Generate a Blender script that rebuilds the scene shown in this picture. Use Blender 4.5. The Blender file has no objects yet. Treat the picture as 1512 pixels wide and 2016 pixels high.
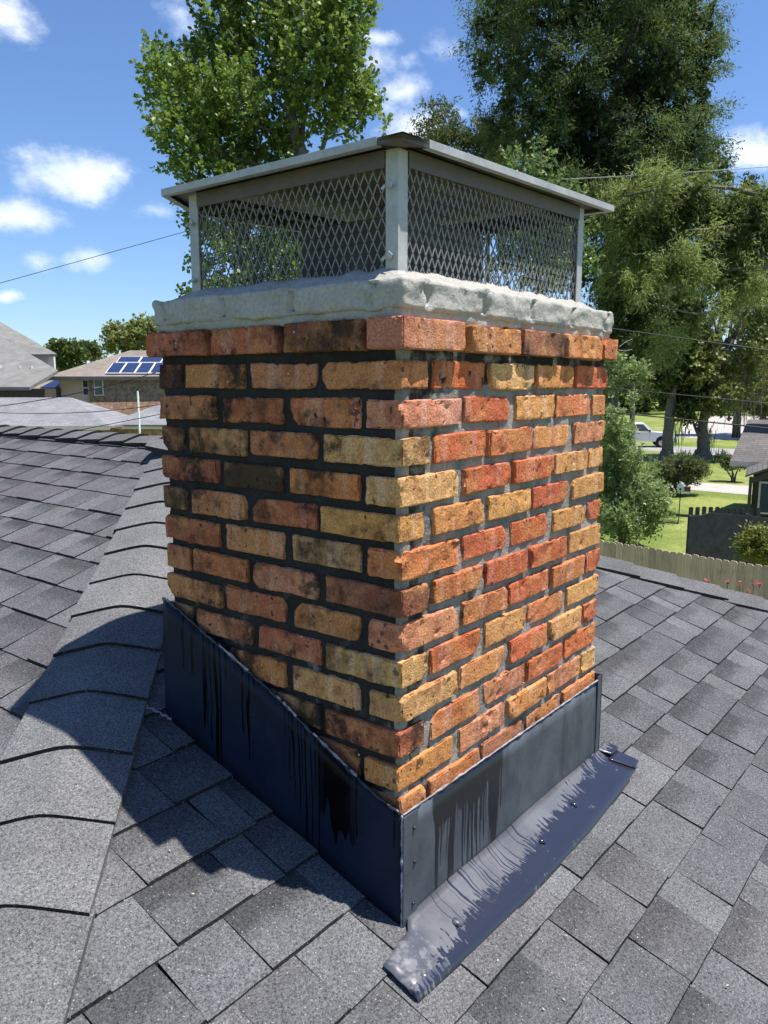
import bpy, math, random
import numpy as np
from mathutils import Vector, noise as mn
random.seed(7)
rng = np.random.default_rng(7)
scene = bpy.context.scene
COL = scene.collection
PI = math.pi
R_ = math.radians

# ------------------------------------------------------------------ camera
CAM = Vector((-1.1670, -0.8791, 0.8031))
YAW, PITCH, FPX, IW, IH = 0.6681, 0.1608, 1560.0, 1512.0, 2016.0
cam_d = bpy.data.cameras.new('camera')
cam = bpy.data.objects.new('camera', cam_d); COL.objects.link(cam)
cam.location = CAM
cam.rotation_euler = (PI/2 - PITCH, 0, YAW - PI/2)
cam_d.sensor_fit = 'VERTICAL'; cam_d.sensor_height = 24.0
cam_d.lens = 24.0*FPX/IH
cam_d.clip_start = 0.05; cam_d.clip_end = 4000
scene.camera = cam
FWD = Vector((math.cos(YAW)*math.cos(PITCH), math.sin(YAW)*math.cos(PITCH), -math.sin(PITCH)))
RGT = Vector((math.sin(YAW), -math.cos(YAW), 0))
UPV = RGT.cross(FWD)
FH = Vector((math.cos(YAW), math.sin(YAW), 0))            # level forward / right
GZ = -4.25                                               # ground level

# ------------------------------------------------------------------ sky, sun, exposure
SUN = Vector((0.205, -0.303, 1.0)).normalized()
world = bpy.data.worlds.new('World'); scene.world = world; world.use_nodes = True
sun_d = bpy.data.lights.new('sun', 'SUN'); sun_d.energy = 5.0; sun_d.angle = R_(0.53); sun_d.color = (1.0, 0.955, 0.88)
sun = bpy.data.objects.new('sun', sun_d); COL.objects.link(sun)
sun.rotation_euler = SUN.to_track_quat('Z', 'Y').to_euler(); sun.location = (4, -6, 20)
scene.view_settings.view_transform = 'Standard'; scene.view_settings.look = 'None'
scene.view_settings.exposure = 0.68; scene.view_settings.gamma = 1.0
scene.view_settings.use_curve_mapping = False
SKY_STRENGTH = 0.097
world.cycles.sampling_method = 'MANUAL'; world.cycles.sample_map_resolution = 256
scene.cycles.use_denoising = True; scene.cycles.adaptive_threshold = 0.02
scene.cycles.max_bounces = 6; scene.cycles.diffuse_bounces = 4; scene.cycles.glossy_bounces = 3; scene.cycles.transmission_bounces = 3; scene.cycles.transparent_max_bounces = 4

def ray(x, y):
    return FWD + RGT*((x-IW/2)/FPX) - UPV*((y-IH/2)/FPX)
def at(x, y, d):
    "the point at level distance d (metres ahead of the lens) in the direction of a pixel of the photograph"
    return CAM + ray(x, y)*d
def on_ground(x, y, z=GZ):
    r = ray(x, y); return CAM + r*((z-CAM.z)/r.z)
def project(p):
    d = Vector(p)-CAM; z = d.dot(FWD)
    return (IW/2+FPX*d.dot(RGT)/z, IH/2-FPX*d.dot(UPV)/z, z)

# ------------------------------------------------------------------ node helper
def N(nt, t, props=None, **inp):
    n = nt.nodes.new(t)
    for k, v in (props or {}).items(): setattr(n, k, v)
    for k, v in inp.items():
        s = n.inputs[int(k[1:])] if (k[0] == 'i' and k[1:].isdigit()) else n.inputs[k.replace('_', ' ')]
        if isinstance(v, bpy.types.NodeSocket): nt.links.new(v, s)
        elif isinstance(v, bpy.types.Node): nt.links.new(v.outputs[0], s)
        else: s.default_value = v
    return n
def M(nt, op, a, b=0.0, c=0.0, clamp=False):
    return N(nt, 'ShaderNodeMath', {'operation': op, 'use_clamp': clamp}, i0=a, i1=b, i2=c).outputs[0]
def VM(nt, op, a, b=(0, 0, 0)):
    n = N(nt, 'ShaderNodeVectorMath', {'operation': op}, i0=a, i1=b)
    return n.outputs['Value'] if op in ('DOT_PRODUCT', 'LENGTH', 'DISTANCE') else n.outputs[0]
def step(nt, v, lo, hi):
    return N(nt, 'ShaderNodeMapRange', {'interpolation_type': 'SMOOTHSTEP'}, i0=v, i1=lo, i2=hi, i3=0.0, i4=1.0).outputs[0]
def mix(nt, f, a, b, mode='MIX'):
    n = nt.nodes.new('ShaderNodeMix'); n.data_type = 'RGBA'; n.blend_type = mode
    for idx, v in ((0, f), (6, a), (7, b)):
        s = n.inputs[idx]
        if isinstance(v, bpy.types.NodeSocket): nt.links.new(v, s)
        elif idx and not isinstance(v, (int, float)): s.default_value = tuple(v)+(1,) if len(v) == 3 else v
        elif idx: s.default_value = (v, v, v, 1)
        else: s.default_value = v
    return n.outputs[2]
def noise(nt, vec, scale, detail=2, rough=0.5, out=0):
    return N(nt, 'ShaderNodeTexNoise', None, Vector=vec, Scale=scale, Detail=detail, Roughness=rough).outputs[out]
def new_mat(name):
    m = bpy.data.materials.new(name); m.use_nodes = True
    nt = m.node_tree; nt.nodes.clear()
    out = nt.nodes.new('ShaderNodeOutputMaterial')
    b = nt.nodes.new('ShaderNodeBsdfPrincipled'); nt.links.new(b.outputs[0], out.inputs[0])
    return m, nt, b
def setb(nt, b, **kw):
    for k, v in kw.items():
        s = b.inputs[k.replace('_', ' ')]
        if isinstance(v, bpy.types.NodeSocket): nt.links.new(v, s)
        else: s.default_value = (tuple(v)+(1,)) if isinstance(v, (tuple, list)) and len(v) == 3 and s.type == 'RGBA' else v
def bump(nt, b, h, strength=0.5, dist=0.01):
    bp = N(nt, 'ShaderNodeBump', None, Strength=strength, Distance=dist, Height=h); nt.links.new(bp.outputs[0], b.inputs['Normal'])
def pos(nt): return N(nt, 'ShaderNodeNewGeometry').outputs['Position']

# ------------------------------------------------------------------ sky with scattered cumulus
def build_sky():
    nt = world.node_tree; nt.nodes.clear()
    out = nt.nodes.new('ShaderNodeOutputWorld'); bg = nt.nodes.new('ShaderNodeBackground')
    nt.links.new(bg.outputs[0], out.inputs[0]); bg.inputs[1].default_value = SKY_STRENGTH
    sky = nt.nodes.new('ShaderNodeTexSky'); sky.sky_type = 'NISHITA'; sky.sun_disc = False
    sky.sun_elevation = math.asin(SUN.z); sky.sun_rotation = math.atan2(SUN.x, SUN.y)
    sky.altitude = 0; sky.air_density = 1.0; sky.dust_density = 0.25; sky.ozone_density = 3.0
    d = N(nt, 'ShaderNodeTexCoord').outputs['Generated']
    # clouds: (direction, half width, half height, density)
    rr = random.Random(3); clouds = []
    for (x, y, w, h, k) in ((140, 345, 118, 52, 1.0), (35, 425, 85, 36, 1.0), (175, 512, 55, 24, .8), (70, 518, 40, 24, .55), (5, 25, 60, 48, .9), (12, 582, 28, 14, .7),
                            (350, 25, 45, 55, .6), (730, 70, 70, 20, .8), (745, 125, 60, 34, .6), (805, 178, 48, 36, .85), (808, 126, 28, 26, .5), (868, 88, 42, 30, .4),
                            (762, 214, 34, 18, .65), (815, 250, 70, 40, .95), (905, 222, 22, 16, .5), (1485, 300, 75, 40, 1.0), (300, 425, 40, 18, .5), (1290, -60, 70, 40, .7)):
        clouds.append((ray(x, y).normalized(), w*1.28/FPX, h*1.28/FPX, k))
    for i in range(22):                                   # the same kind of clouds over the rest of the sky
        az = YAW + R_(40 + i*280/21 + rr.uniform(-8, 8)); el = R_(rr.choice((8, 12, 18, 25, 33, 45)) + rr.uniform(-3, 3))
        clouds.append((Vector((math.cos(az)*math.cos(el), math.sin(az)*math.cos(el), math.sin(el))), rr.uniform(.04, .11), rr.uniform(.018, .04), rr.uniform(.6, 1)))
    wob = noise(nt, d, 9.0, 3, .55, 1)
    dd = VM(nt, 'ADD', d, N(nt, 'ShaderNodeVectorMath', {'operation': 'SCALE'}, i0=VM(nt, 'SUBTRACT', wob, (.5, .5, .5)), Scale=0.035).outputs[0])
    field = None
    for c, w, h, k in clouds:
        rt = c.cross(Vector((0, 0, 1))).normalized(); up = rt.cross(c)
        a = VM(nt, 'DOT_PRODUCT', dd, tuple(rt/w)); e = VM(nt, 'DOT_PRODUCT', dd, tuple(up/h)); e0 = 0
        f = VM(nt, 'DOT_PRODUCT', d, tuple(c))
        q = M(nt, 'SQRT', M(nt, 'MULTIPLY_ADD', a, a, M(nt, 'MULTIPLY', e, e)))
        q = M(nt, 'MULTIPLY', M(nt, 'SUBTRACT', 1.0, q, 0, True), k)
        q = M(nt, 'MULTIPLY', q, M(nt, 'GREATER_THAN', f, 0.0))
        field = q if field is None else M(nt, 'MAXIMUM', field, q)
    st = VM(nt, 'MULTIPLY', d, (1, 1, 1.5))
    n1 = noise(nt, st, 22.0, 9, .66)
    dens = M(nt, 'ADD', field, M(nt, 'MULTIPLY', M(nt, 'SUBTRACT', n1, .5), 1.25))
    dens = M(nt, 'MULTIPLY', step(nt, dens, .16, .95), step(nt, field, .0, .2))
    n2 = noise(nt, st, 14.0, 5, .55)
    cc = mix(nt, step(nt, n2, .3, .7), (6.2, 7.0, 8.4), (8.6, 8.9, 9.4))
    # the photograph's sky is a deeper blue than the plain model
    base = mix(nt, 1.0, sky.outputs[0], (.75, .89, 1.10), 'MULTIPLY')
    nt.links.new(mix(nt, M(nt, 'MULTIPLY', dens, .92), base, cc), bg.inputs[0])
build_sky()

# ------------------------------------------------------------------ mesh helpers
class MB:
    def __init__(s): s.v = []; s.f = []
    def quad(s, *pts):
        b = len(s.v); s.v += [tuple(p) for p in pts]; s.f.append(tuple(range(b, b+len(pts)))); return s
    def box(s, o, x, y, z):
        "box from corner o along three edge vectors"
        o, x, y, z = Vector(o), Vector(x), Vector(y), Vector(z)
        if x.cross(y).dot(z) < 0: x, y = y, x
        b = len(s.v)
        s.v += [tuple(p) for p in (o, o+x, o+x+y, o+y, o+z, o+x+z, o+x+y+z, o+y+z)]
        s.f += [tuple(b+i for i in q) for q in ((3, 2, 1, 0), (4, 5, 6, 7), (0, 1, 5, 4), (1, 2, 6, 5), (2, 3, 7, 6), (3, 0, 4, 7))]; return s
    def abox(s, x0, x1, y0, y1, z0, z1): return s.box((x0, y0, z0), (x1-x0, 0, 0), (0, y1-y0, 0), (0, 0, z1-z0))
    def tube(s, pts, rad, n=6, cap=True):
        pts = [Vector(p) for p in pts]; rad = rad if isinstance(rad, (list, tuple)) else [rad]*len(pts)
        b0 = len(s.v); ref = Vector((0.31, 0.17, 0.93))
        for i, p in enumerate(pts):
            t = (pts[min(i+1, len(pts)-1)]-pts[max(i-1, 0)]).normalized()
            if abs(t.dot(ref)) > .95: ref = Vector((.9, .3, .1))
            a = t.cross(ref).normalized(); c = t.cross(a)
            for k in range(n):
                w = 2*PI*k/n; s.v.append(tuple(p+(a*math.cos(w)+c*math.sin(w))*rad[i]))
        for i in range(len(pts)-1):
            for k in range(n):
                s.f.append((b0+i*n+k, b0+i*n+(k+1) % n, b0+(i+1)*n+(k+1) % n, b0+(i+1)*n+k))
        if cap:
            s.f.append(tuple(b0+k for k in range(n))[::-1]); s.f.append(tuple(b0+(len(pts)-1)*n+k for k in range(n)))
        return s
    def extrude(s, poly, d):
        "closed prism: polygon (3d points) pushed along d"
        d = Vector(d); b = len(s.v); n = len(poly)
        s.v += [tuple(p) for p in poly] + [tuple(Vector(p)+d) for p in poly]
        s.f.append(tuple(range(b+n-1, b-1, -1))); s.f.append(tuple(range(b+n, b+2*n)))
        for i in range(n): s.f.append((b+i, b+(i+1) % n, b+n+(i+1) % n, b+n+i))
        return s
    def build(s, name, mat, parent=None, smooth=False): return mesh_obj(name, s.v, s.f, mat, parent, smooth)
def link(o, parent=None):
    COL.objects.link(o)
    if parent is not None:
        o.parent = parent
        o.matrix_parent_inverse.identity()
    return o
def mesh_obj(name, v, f, mat, parent=None, smooth=False):
    me = bpy.data.meshes.new(name)
    off = Vector((0, 0, 0))
    p = parent
    while p is not None: off += p.location; p = p.parent
    a = np.array(v, dtype=np.float64) - np.array(off)
    me.from_pydata(a.tolist() if len(a) else [], [], [tuple(q) for q in f]); me.update()
    if mat: me.materials.append(mat)
    if smooth: me.polygons.foreach_set('use_smooth', [True]*len(me.polygons))
    o = bpy.data.objects.new(name, me); return link(o, parent)
def thing(name, label, cat, loc=(0, 0, 0), group=None):
    o = bpy.data.objects.new(name, None); o.empty_display_size = .2; o.location = loc; link(o)
    return tag(o, label, cat, group)
def tag(o, label=None, cat=None, group=None, kind=None):
    if label: o['label'] = label
    if cat: o['category'] = cat
    if group: o['group'] = group
    if kind: o['kind'] = kind
    return o
def paint(o, rgba):
    "one flat tint per face, read by the material as the attribute tint"
    me = o.data; a = me.attributes.new('tint', 'FLOAT_COLOR', 'FACE')
    arr = np.asarray(rgba, dtype=np.float32)
    if arr.ndim == 1: arr = np.tile(arr, (len(me.polygons), 1))
    a.data.foreach_set('color', arr.ravel())

# ------------------------------------------------------------------ materials
def tint(nt): return N(nt, 'ShaderNodeAttribute', {'attribute_name': 'tint'})
def mat_brick():
    m, nt, b = new_mat('old_brick'); oi = N(nt, 'ShaderNodeObjectInfo')
    sh = N(nt, 'ShaderNodeVectorMath', {'operation': 'SCALE'}, i0=(37.0, 53.0, 71.0), Scale=oi.outputs['Random']).outputs[0]
    p = VM(nt, 'ADD', pos(nt), sh)
    base = oi.outputs['Color']; soot = oi.outputs['Alpha']
    big = noise(nt, p, 13, 3, .6)
    hue = mix(nt, .5, base, (.60, .29, .11)); dk = mix(nt, .6, base, (.27, .075, .038)); pale = N(nt, 'ShaderNodeHueSaturation', None, Saturation=.7, Value=1.3, Color=base).outputs[0]
    c = mix(nt, step(nt, big, .45, .62), base, hue)
    c = mix(nt, M(nt, 'MULTIPLY', step(nt, noise(nt, VM(nt, 'ADD', p, (3.0, 7.0, 1.0)), 19, 4, .6), .5, .66), .85), c, dk)
    band = noise(nt, VM(nt, 'MULTIPLY', p, (1, 1, .08)), 34, 1, .4)      # pressed vertical bands of the kiln-marked faces
    c = mix(nt, M(nt, 'MULTIPLY', step(nt, band, .57, .66), .3), c, pale)
    fine = noise(nt, p, 210, 4, .7)
    c = mix(nt, 1.0, c, N(nt, 'ShaderNodeMapRange', None, i0=fine, i1=.3, i2=.7, i3=.55, i4=1.38).outputs[0], 'MULTIPLY')
    # grime: dark crust with its own shape
    gr = noise(nt, p, 9, 6, .68)
    gm = step(nt, M(nt, 'ADD', gr, M(nt, 'MULTIPLY', M(nt, 'SUBTRACT', soot, .5), .42)), .5, .72)
    c = mix(nt, M(nt, 'MULTIPLY', gm, .85), c, (.022, .017, .014))
    # soot smears that run on across bricks and joints
    ws = noise(nt, pos(nt), 7.5, 7, .72)
    c = mix(nt, M(nt, 'MULTIPLY', M(nt, 'MULTIPLY', step(nt, ws, .53, .64), step(nt, soot, .3, .5)), .85), c, (.02, .018, .017))
    # pits
    vo = N(nt, 'ShaderNodeTexVoronoi', None, Vector=VM(nt, 'ADD', p, N(nt, 'ShaderNodeVectorMath', {'operation': 'SCALE'}, i0=noise(nt, p, 60, 2, .5, 1), Scale=.012).outputs[0]), Scale=95)
    pr = N(nt, 'ShaderNodeSeparateColor', None, Color=vo.outputs['Color']).outputs[0]
    thr = M(nt, 'MULTIPLY', M(nt, 'MULTIPLY', step(nt, pr, .80, 1.0), step(nt, noise(nt, p, 17, 2, .5), .35, .7)), .62)
    pit = M(nt, 'SUBTRACT', 1.0, step(nt, vo.outputs['Distance'], M(nt, 'MULTIPLY', thr, .7), thr))
    pit = M(nt, 'MULTIPLY', pit, M(nt, 'GREATER_THAN', pr, .82))
    c = mix(nt, M(nt, 'MULTIPLY', pit, .7), c, (.025, .015, .01))
    # lime specks
    v2 = N(nt, 'ShaderNodeTexVoronoi', None, Vector=p, Scale=42)
    sp = M(nt, 'MULTIPLY', M(nt, 'LESS_THAN', v2.outputs['Distance'], .1), M(nt, 'GREATER_THAN', N(nt, 'ShaderNodeSeparateColor', None, Color=v2.outputs['Color']).outputs[1], .93))
    wh = M(nt, 'MULTIPLY', step(nt, noise(nt, p, 30, 5, .7), .66, .8), .2)
    c = mix(nt, M(nt, 'MAXIMUM', sp, wh), c, (.55, .5, .44))
    setb(nt, b, Base_Color=c, Roughness=.92); b.inputs['Specular IOR Level'].default_value = .2
    h = M(nt, 'ADD', M(nt, 'MULTIPLY', fine, .4), M(nt, 'MULTIPLY', noise(nt, p, 70, 5, .7), .8))
    h = M(nt, 'SUBTRACT', h, M(nt, 'MULTIPLY', pit, .9))
    bump(nt, b, h, .95, .007); return m
def mat_mortar(name, base, dark, spread, bstr=.6, dirt=.0):
    m, nt, b = new_mat(name); p = pos(nt)
    n1 = noise(nt, p, 11, 6, .65); n2 = noise(nt, p, 120, 4, .7)
    c = mix(nt, step(nt, n1, .35, .7), base, dark)
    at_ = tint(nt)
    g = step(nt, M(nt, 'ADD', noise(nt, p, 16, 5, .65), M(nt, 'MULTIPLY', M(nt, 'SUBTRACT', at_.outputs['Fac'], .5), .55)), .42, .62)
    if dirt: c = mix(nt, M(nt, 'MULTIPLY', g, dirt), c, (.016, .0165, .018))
    c = mix(nt, 1.0, c, N(nt, 'ShaderNodeMapRange', None, i0=n2, i1=.25, i2=.75, i3=.75, i4=1.22).outputs[0], 'MULTIPLY')
    setb(nt, b, Base_Color=c, Roughness=.95); b.inputs['Specular IOR Level'].default_value = .15
    bump(nt, b, M(nt, 'ADD', n2, M(nt, 'MULTIPLY', noise(nt, p, 40, 4, .6), 1.2)), bstr, .006); return m
def mat_shingle(name='shingle'):
    m, nt, b = new_mat(name); p = pos(nt); t = tint(nt)
    uv = N(nt, 'ShaderNodeUVMap', {'uv_map': 'uv'}); s = N(nt, 'ShaderNodeSeparateXYZ', None, Vector=uv.outputs[0])
    n0 = noise(nt, p, 7, 4, .6); g1 = noise(nt, p, 400, 2, .6); g2 = noise(nt, p, 180, 2, .6)
    # printed dark band towards the head of the raised tabs
    bandn = M(nt, 'ADD', s.outputs[1], M(nt, 'MULTIPLY', M(nt, 'SUBTRACT', noise(nt, p, 30, 3, .6), .5), .5))
    bd = M(nt, 'MULTIPLY', step(nt, bandn, .38, .8), t.outputs['Alpha'])
    c = mix(nt, 1.0, t.outputs['Color'], N(nt, 'ShaderNodeMapRange', None, i0=n0, i1=.3, i2=.7, i3=.86, i4=1.14).outputs[0], 'MULTIPLY')
    c = mix(nt, M(nt, 'MULTIPLY', bd, .66), c, (.024, .024, .026))
    gr = M(nt, 'ADD', M(nt, 'MULTIPLY', g1, .55), M(nt, 'MULTIPLY', g2, .45))
    c = mix(nt, 1.0, c, N(nt, 'ShaderNodeMapRange', None, i0=gr, i1=.36, i2=.64, i3=.3, i4=1.7).outputs[0], 'MULTIPLY')
    vo = N(nt, 'ShaderNodeTexVoronoi', None, Vector=p, Scale=210)
    sp = M(nt, 'MULTIPLY', M(nt, 'LESS_THAN', vo.outputs['Distance'], .3), M(nt, 'GREATER_THAN', N(nt, 'ShaderNodeSeparateColor', None, Color=vo.outputs['Color']).outputs[0], .92))
    c = mix(nt, M(nt, 'MULTIPLY', sp, .6), c, (.38, .38, .37))
    setb(nt, b, Base_Color=c, Roughness=.85); b.inputs['Specular IOR Level'].default_value = .1
    bump(nt, b, gr, .5, .004); return m
def mat_plain(name, col, rough=.7, metal=0.0, var=.12, scale=20, spec=.4, bstr=0.0):
    m, nt, b = new_mat(name); p = pos(nt); n = noise(nt, p, scale, 4, .6)
    c = mix(nt, 1.0, col, N(nt, 'ShaderNodeMapRange', None, i0=n, i1=.3, i2=.7, i3=1-var, i4=1+var).outputs[0], 'MULTIPLY')
    setb(nt, b, Base_Color=c, Roughness=rough, Metallic=metal); b.inputs['Specular IOR Level'].default_value = spec
    if bstr: bump(nt, b, n, bstr, .01)
    return m
def mat_board(name, col):
    "weathered boards: each picket its own tone, with vertical grain"
    m, nt, b = new_mat(name); p = pos(nt); oi = N(nt, 'ShaderNodeObjectInfo')
    g = noise(nt, VM(nt, 'MULTIPLY', p, (1, 1, .06)), 45, 4, .65); n = noise(nt, p, 5, 5, .65)
    c = mix(nt, oi.outputs['Random'], tuple(q*.68 for q in col), tuple(q*1.08 for q in col))
    c = mix(nt, 1.0, c, N(nt, 'ShaderNodeMapRange', None, i0=g, i1=.3, i2=.7, i3=.72, i4=1.2).outputs[0], 'MULTIPLY')
    c = mix(nt, M(nt, 'MULTIPLY', step(nt, n, .5, .75), .4), c, (.2, .19, .17))
    setb(nt, b, Base_Color=c, Roughness=.92); b.inputs['Specular IOR Level'].default_value = .15; return m
def mat_galv(name, col=(.41, .41, .405), brown_patch=0.0):
    m, nt, b = new_mat(name); p = pos(nt)
    v = N(nt, 'ShaderNodeTexVoronoi', None, Vector=p, Scale=120); n = noise(nt, p, 12, 6, .65)
    c = mix(nt, 1.0, col, N(nt, 'ShaderNodeMapRange', None, i0=n, i1=.3, i2=.7, i3=.78, i4=1.15).outputs[0], 'MULTIPLY')
    c = mix(nt, 1.0, c, N(nt, 'ShaderNodeMapRange', None, i0=N(nt, 'ShaderNodeSeparateColor', None, Color=v.outputs['Color']).outputs[0], i3=.94, i4=1.06).outputs[0], 'MULTIPLY')
    if brown_patch: c = mix(nt, M(nt, 'MULTIPLY', step(nt, noise(nt, p, 18, 6, .7), .55, .75), brown_patch), c, (.16, .11, .08))
    setb(nt, b, Base_Color=c, Metallic=.15, Roughness=N(nt, 'ShaderNodeMapRange', None, i0=n, i1=.2, i2=.8, i3=.42, i4=.7).outputs[0]); return m
def mat_flash(kind):
    "dark painted sheet metal with runs of fresh coating"
    m, nt, b = new_mat('flashing_'+kind); p = pos(nt); s = N(nt, 'ShaderNodeSeparateXYZ', None, Vector=p)
    X, Y, Z = s.outputs
    cl = noise(nt, p, 7, 5, .65); sc = noise(nt, p, 60, 4, .7)
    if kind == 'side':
        u = Y; depth = M(nt, 'SUBTRACT', M(nt, 'MULTIPLY_ADD', Y, .44, -.03), Z); c0, c1 = (.008, .014, .030), (.013, .021, .042); wetc = (.002, .002, .003)  # side sheet: its shade and blue sky tone put into the colour
    elif kind == 'front':
        u = X; depth = M(nt, 'SUBTRACT', -.042, Z); c0, c1 = (.045, .054, .068), (.085, .095, .112); wetc = (.008, .009, .012)
    else:
        u = X; depth = M(nt, 'MULTIPLY', Y, -1.0); c0, c1 = (.062, .065, .080), (.105, .108, .125); wetc = (.022, .025, .042)
    mean = M(nt, 'MULTIPLY', noise(nt, p, 9, 2, .5), .014 if kind != 'apron' else .05)
    uu = N(nt, 'ShaderNodeCombineXYZ', None, X=M(nt, 'ADD', u, mean), Y=M(nt, 'MULTIPLY', depth, .02)).outputs[0]
    thin = noise(nt, uu, 105, 1, .5); mid = noise(nt, uu, 34, 2, .5); reg = noise(nt, uu, 6.5, 1, .5)
    if kind == 'side':
        ln = M(nt, 'MULTIPLY', M(nt, 'MULTIPLY', step(nt, thin, .52, .6), step(nt, reg, .42, .56)), M(nt, 'MULTIPLY_ADD', mid, .5, .02))
        wet = step(nt, M(nt, 'SUBTRACT', ln, depth), -.004, .006)
        blob = M(nt, 'MULTIPLY', step(nt, Y, .10, .13), M(nt, 'SUBTRACT', 1.0, step(nt, Y, .19, .22)))
        wet = M(nt, 'MAXIMUM', wet, M(nt, 'MULTIPLY', blob, step(nt, M(nt, 'SUBTRACT', M(nt, 'MULTIPLY_ADD', mid, .3, .02), depth), -.004, .006)))
    elif kind == 'front':
        win = M(nt, 'MULTIPLY', step(nt, X, .07, .11), M(nt, 'SUBTRACT', 1.0, step(nt, X, .34, .42)))
        ln = M(nt, 'MULTIPLY', win, M(nt, 'ADD', M(nt, 'MULTIPLY_ADD', step(nt, mid, .35, .65), .05, .05), M(nt, 'MULTIPLY', step(nt, thin, .42, .60), M(nt, 'MULTIPLY_ADD', mid, .34, .02))))
        wet = M(nt, 'MULTIPLY', step(nt, M(nt, 'SUBTRACT', ln, depth), -.002, .003), step(nt, win, .3, .6))
        stain = M(nt, 'MULTIPLY', step(nt, M(nt, 'ADD', noise(nt, VM(nt, 'MULTIPLY', p, (1, 1, .3)), 14, 6, .7), M(nt, 'MULTIPLY', X, .12)), .55, .75), .55)
    else:
        e = M(nt, 'ADD', M(nt, 'MULTIPLY_ADD', X, -.085, .108), M(nt, 'ADD', M(nt, 'MULTIPLY', M(nt, 'SUBTRACT', thin, .5), .10), M(nt, 'MULTIPLY', M(nt, 'SUBTRACT', noise(nt, p, 22, 4, .7), .5), .11)))
        fing = step(nt, M(nt, 'SUBTRACT', depth, e), -.006, .003)
        runs = M(nt, 'MULTIPLY', M(nt, 'MULTIPLY', step(nt, thin, .57, .61), M(nt, 'SUBTRACT', 1.0, step(nt, X, .42, .5))), step(nt, X, .06, .1))
        wet = M(nt, 'MAXIMUM', M(nt, 'MULTIPLY', fing, step(nt, noise(nt, p, 26, 3, .6), .3, .38)), runs)
    c = mix(nt, step(nt, cl, .3, .7), c0, c1)
    if kind == 'front': c = mix(nt, stain, c, (.025, .026, .03))
    if kind == 'apron': c = mix(nt, M(nt, 'MULTIPLY', M(nt, 'MULTIPLY', M(nt, 'SUBTRACT', 1.0, step(nt, X, -.02, .02)), step(nt, noise(nt, p, 34, 4, .65), .47, .6)), .3), c, (.36, .36, .37))  # pale patches at the near tip paint in the sun's glare
    c = mix(nt, M(nt, 'MULTIPLY', step(nt, sc, .66, .74), .3 if kind != 'side' else .06), c, (.25, .25, .27))
    c = mix(nt, wet, c, wetc)
    r = M(nt, 'SUBTRACT', M(nt, 'MULTIPLY_ADD', cl, .25, .36), M(nt, 'MULTIPLY', wet, .30 if kind != 'front' else .16))
    if kind == 'apron':
        tip = M(nt, 'MULTIPLY', M(nt, 'SUBTRACT', 1.0, step(nt, X, -.02, .03)), step(nt, noise(nt, p, 30, 3, .6), .4, .55))
        r = M(nt, 'SUBTRACT', r, M(nt, 'MULTIPLY', tip, .25), 0, True)
    setb(nt, b, Base_Color=c, Roughness=r); b.inputs['Specular IOR Level'].default_value = .5 if kind != 'side' else .12
    bump(nt, b, M(nt, 'ADD', cl, M(nt, 'MULTIPLY', wet, .06)), .22 if kind != 'apron' else .2, .01); return m
def mat_leaf(name, gloss=.45, trans=.35):
    m = bpy.data.materials.new(name); m.use_nodes = True; nt = m.node_tree; nt.nodes.clear()
    out = nt.nodes.new('ShaderNodeOutputMaterial'); t = tint(nt)
    bs = N(nt, 'ShaderNodeBsdfPrincipled', None, Base_Color=t.outputs['Color'], Roughness=gloss); bs.inputs['Specular IOR Level'].default_value = .35
    tc = N(nt, 'ShaderNodeHueSaturation', None, Hue=.492, Saturation=1.05, Value=1.5, Color=t.outputs['Color']).outputs[0]
    tr = N(nt, 'ShaderNodeBsdfTranslucent', None, Color=tc)
    mx = N(nt, 'ShaderNodeMixShader', None, i0=trans, i1=bs.outputs[0], i2=tr.outputs[0]); nt.links.new(mx.outputs[0], out.inputs[0]); return m
def mat_bark(name, col):
    m, nt, b = new_mat(name); p = pos(nt)
    n = noise(nt, VM(nt, 'MULTIPLY', p, (1, 1, .25)), 14, 6, .7)
    c = mix(nt, step(nt, n, .3, .7), tuple(x*.45 for x in col), col)
    setb(nt, b, Base_Color=c, Roughness=.95); bump(nt, b, n, .8, .03); return m
def mat_grass(name, a, bcol):
    m, nt, b = new_mat(name); p = pos(nt)
    n = noise(nt, p, .35, 5, .6); n2 = noise(nt, p, 9, 4, .7)
    c = mix(nt, step(nt, n, .35, .65), a, bcol)
    c = mix(nt, 1.0, c, N(nt, 'ShaderNodeMapRange', None, i0=n2, i1=.25, i2=.75, i3=.55, i4=1.4).outputs[0], 'MULTIPLY')
    setb(nt, b, Base_Color=c, Roughness=.95); b.inputs['Specular IOR Level'].default_value = .1; bump(nt, b, n2, .7, .05); return m
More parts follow.
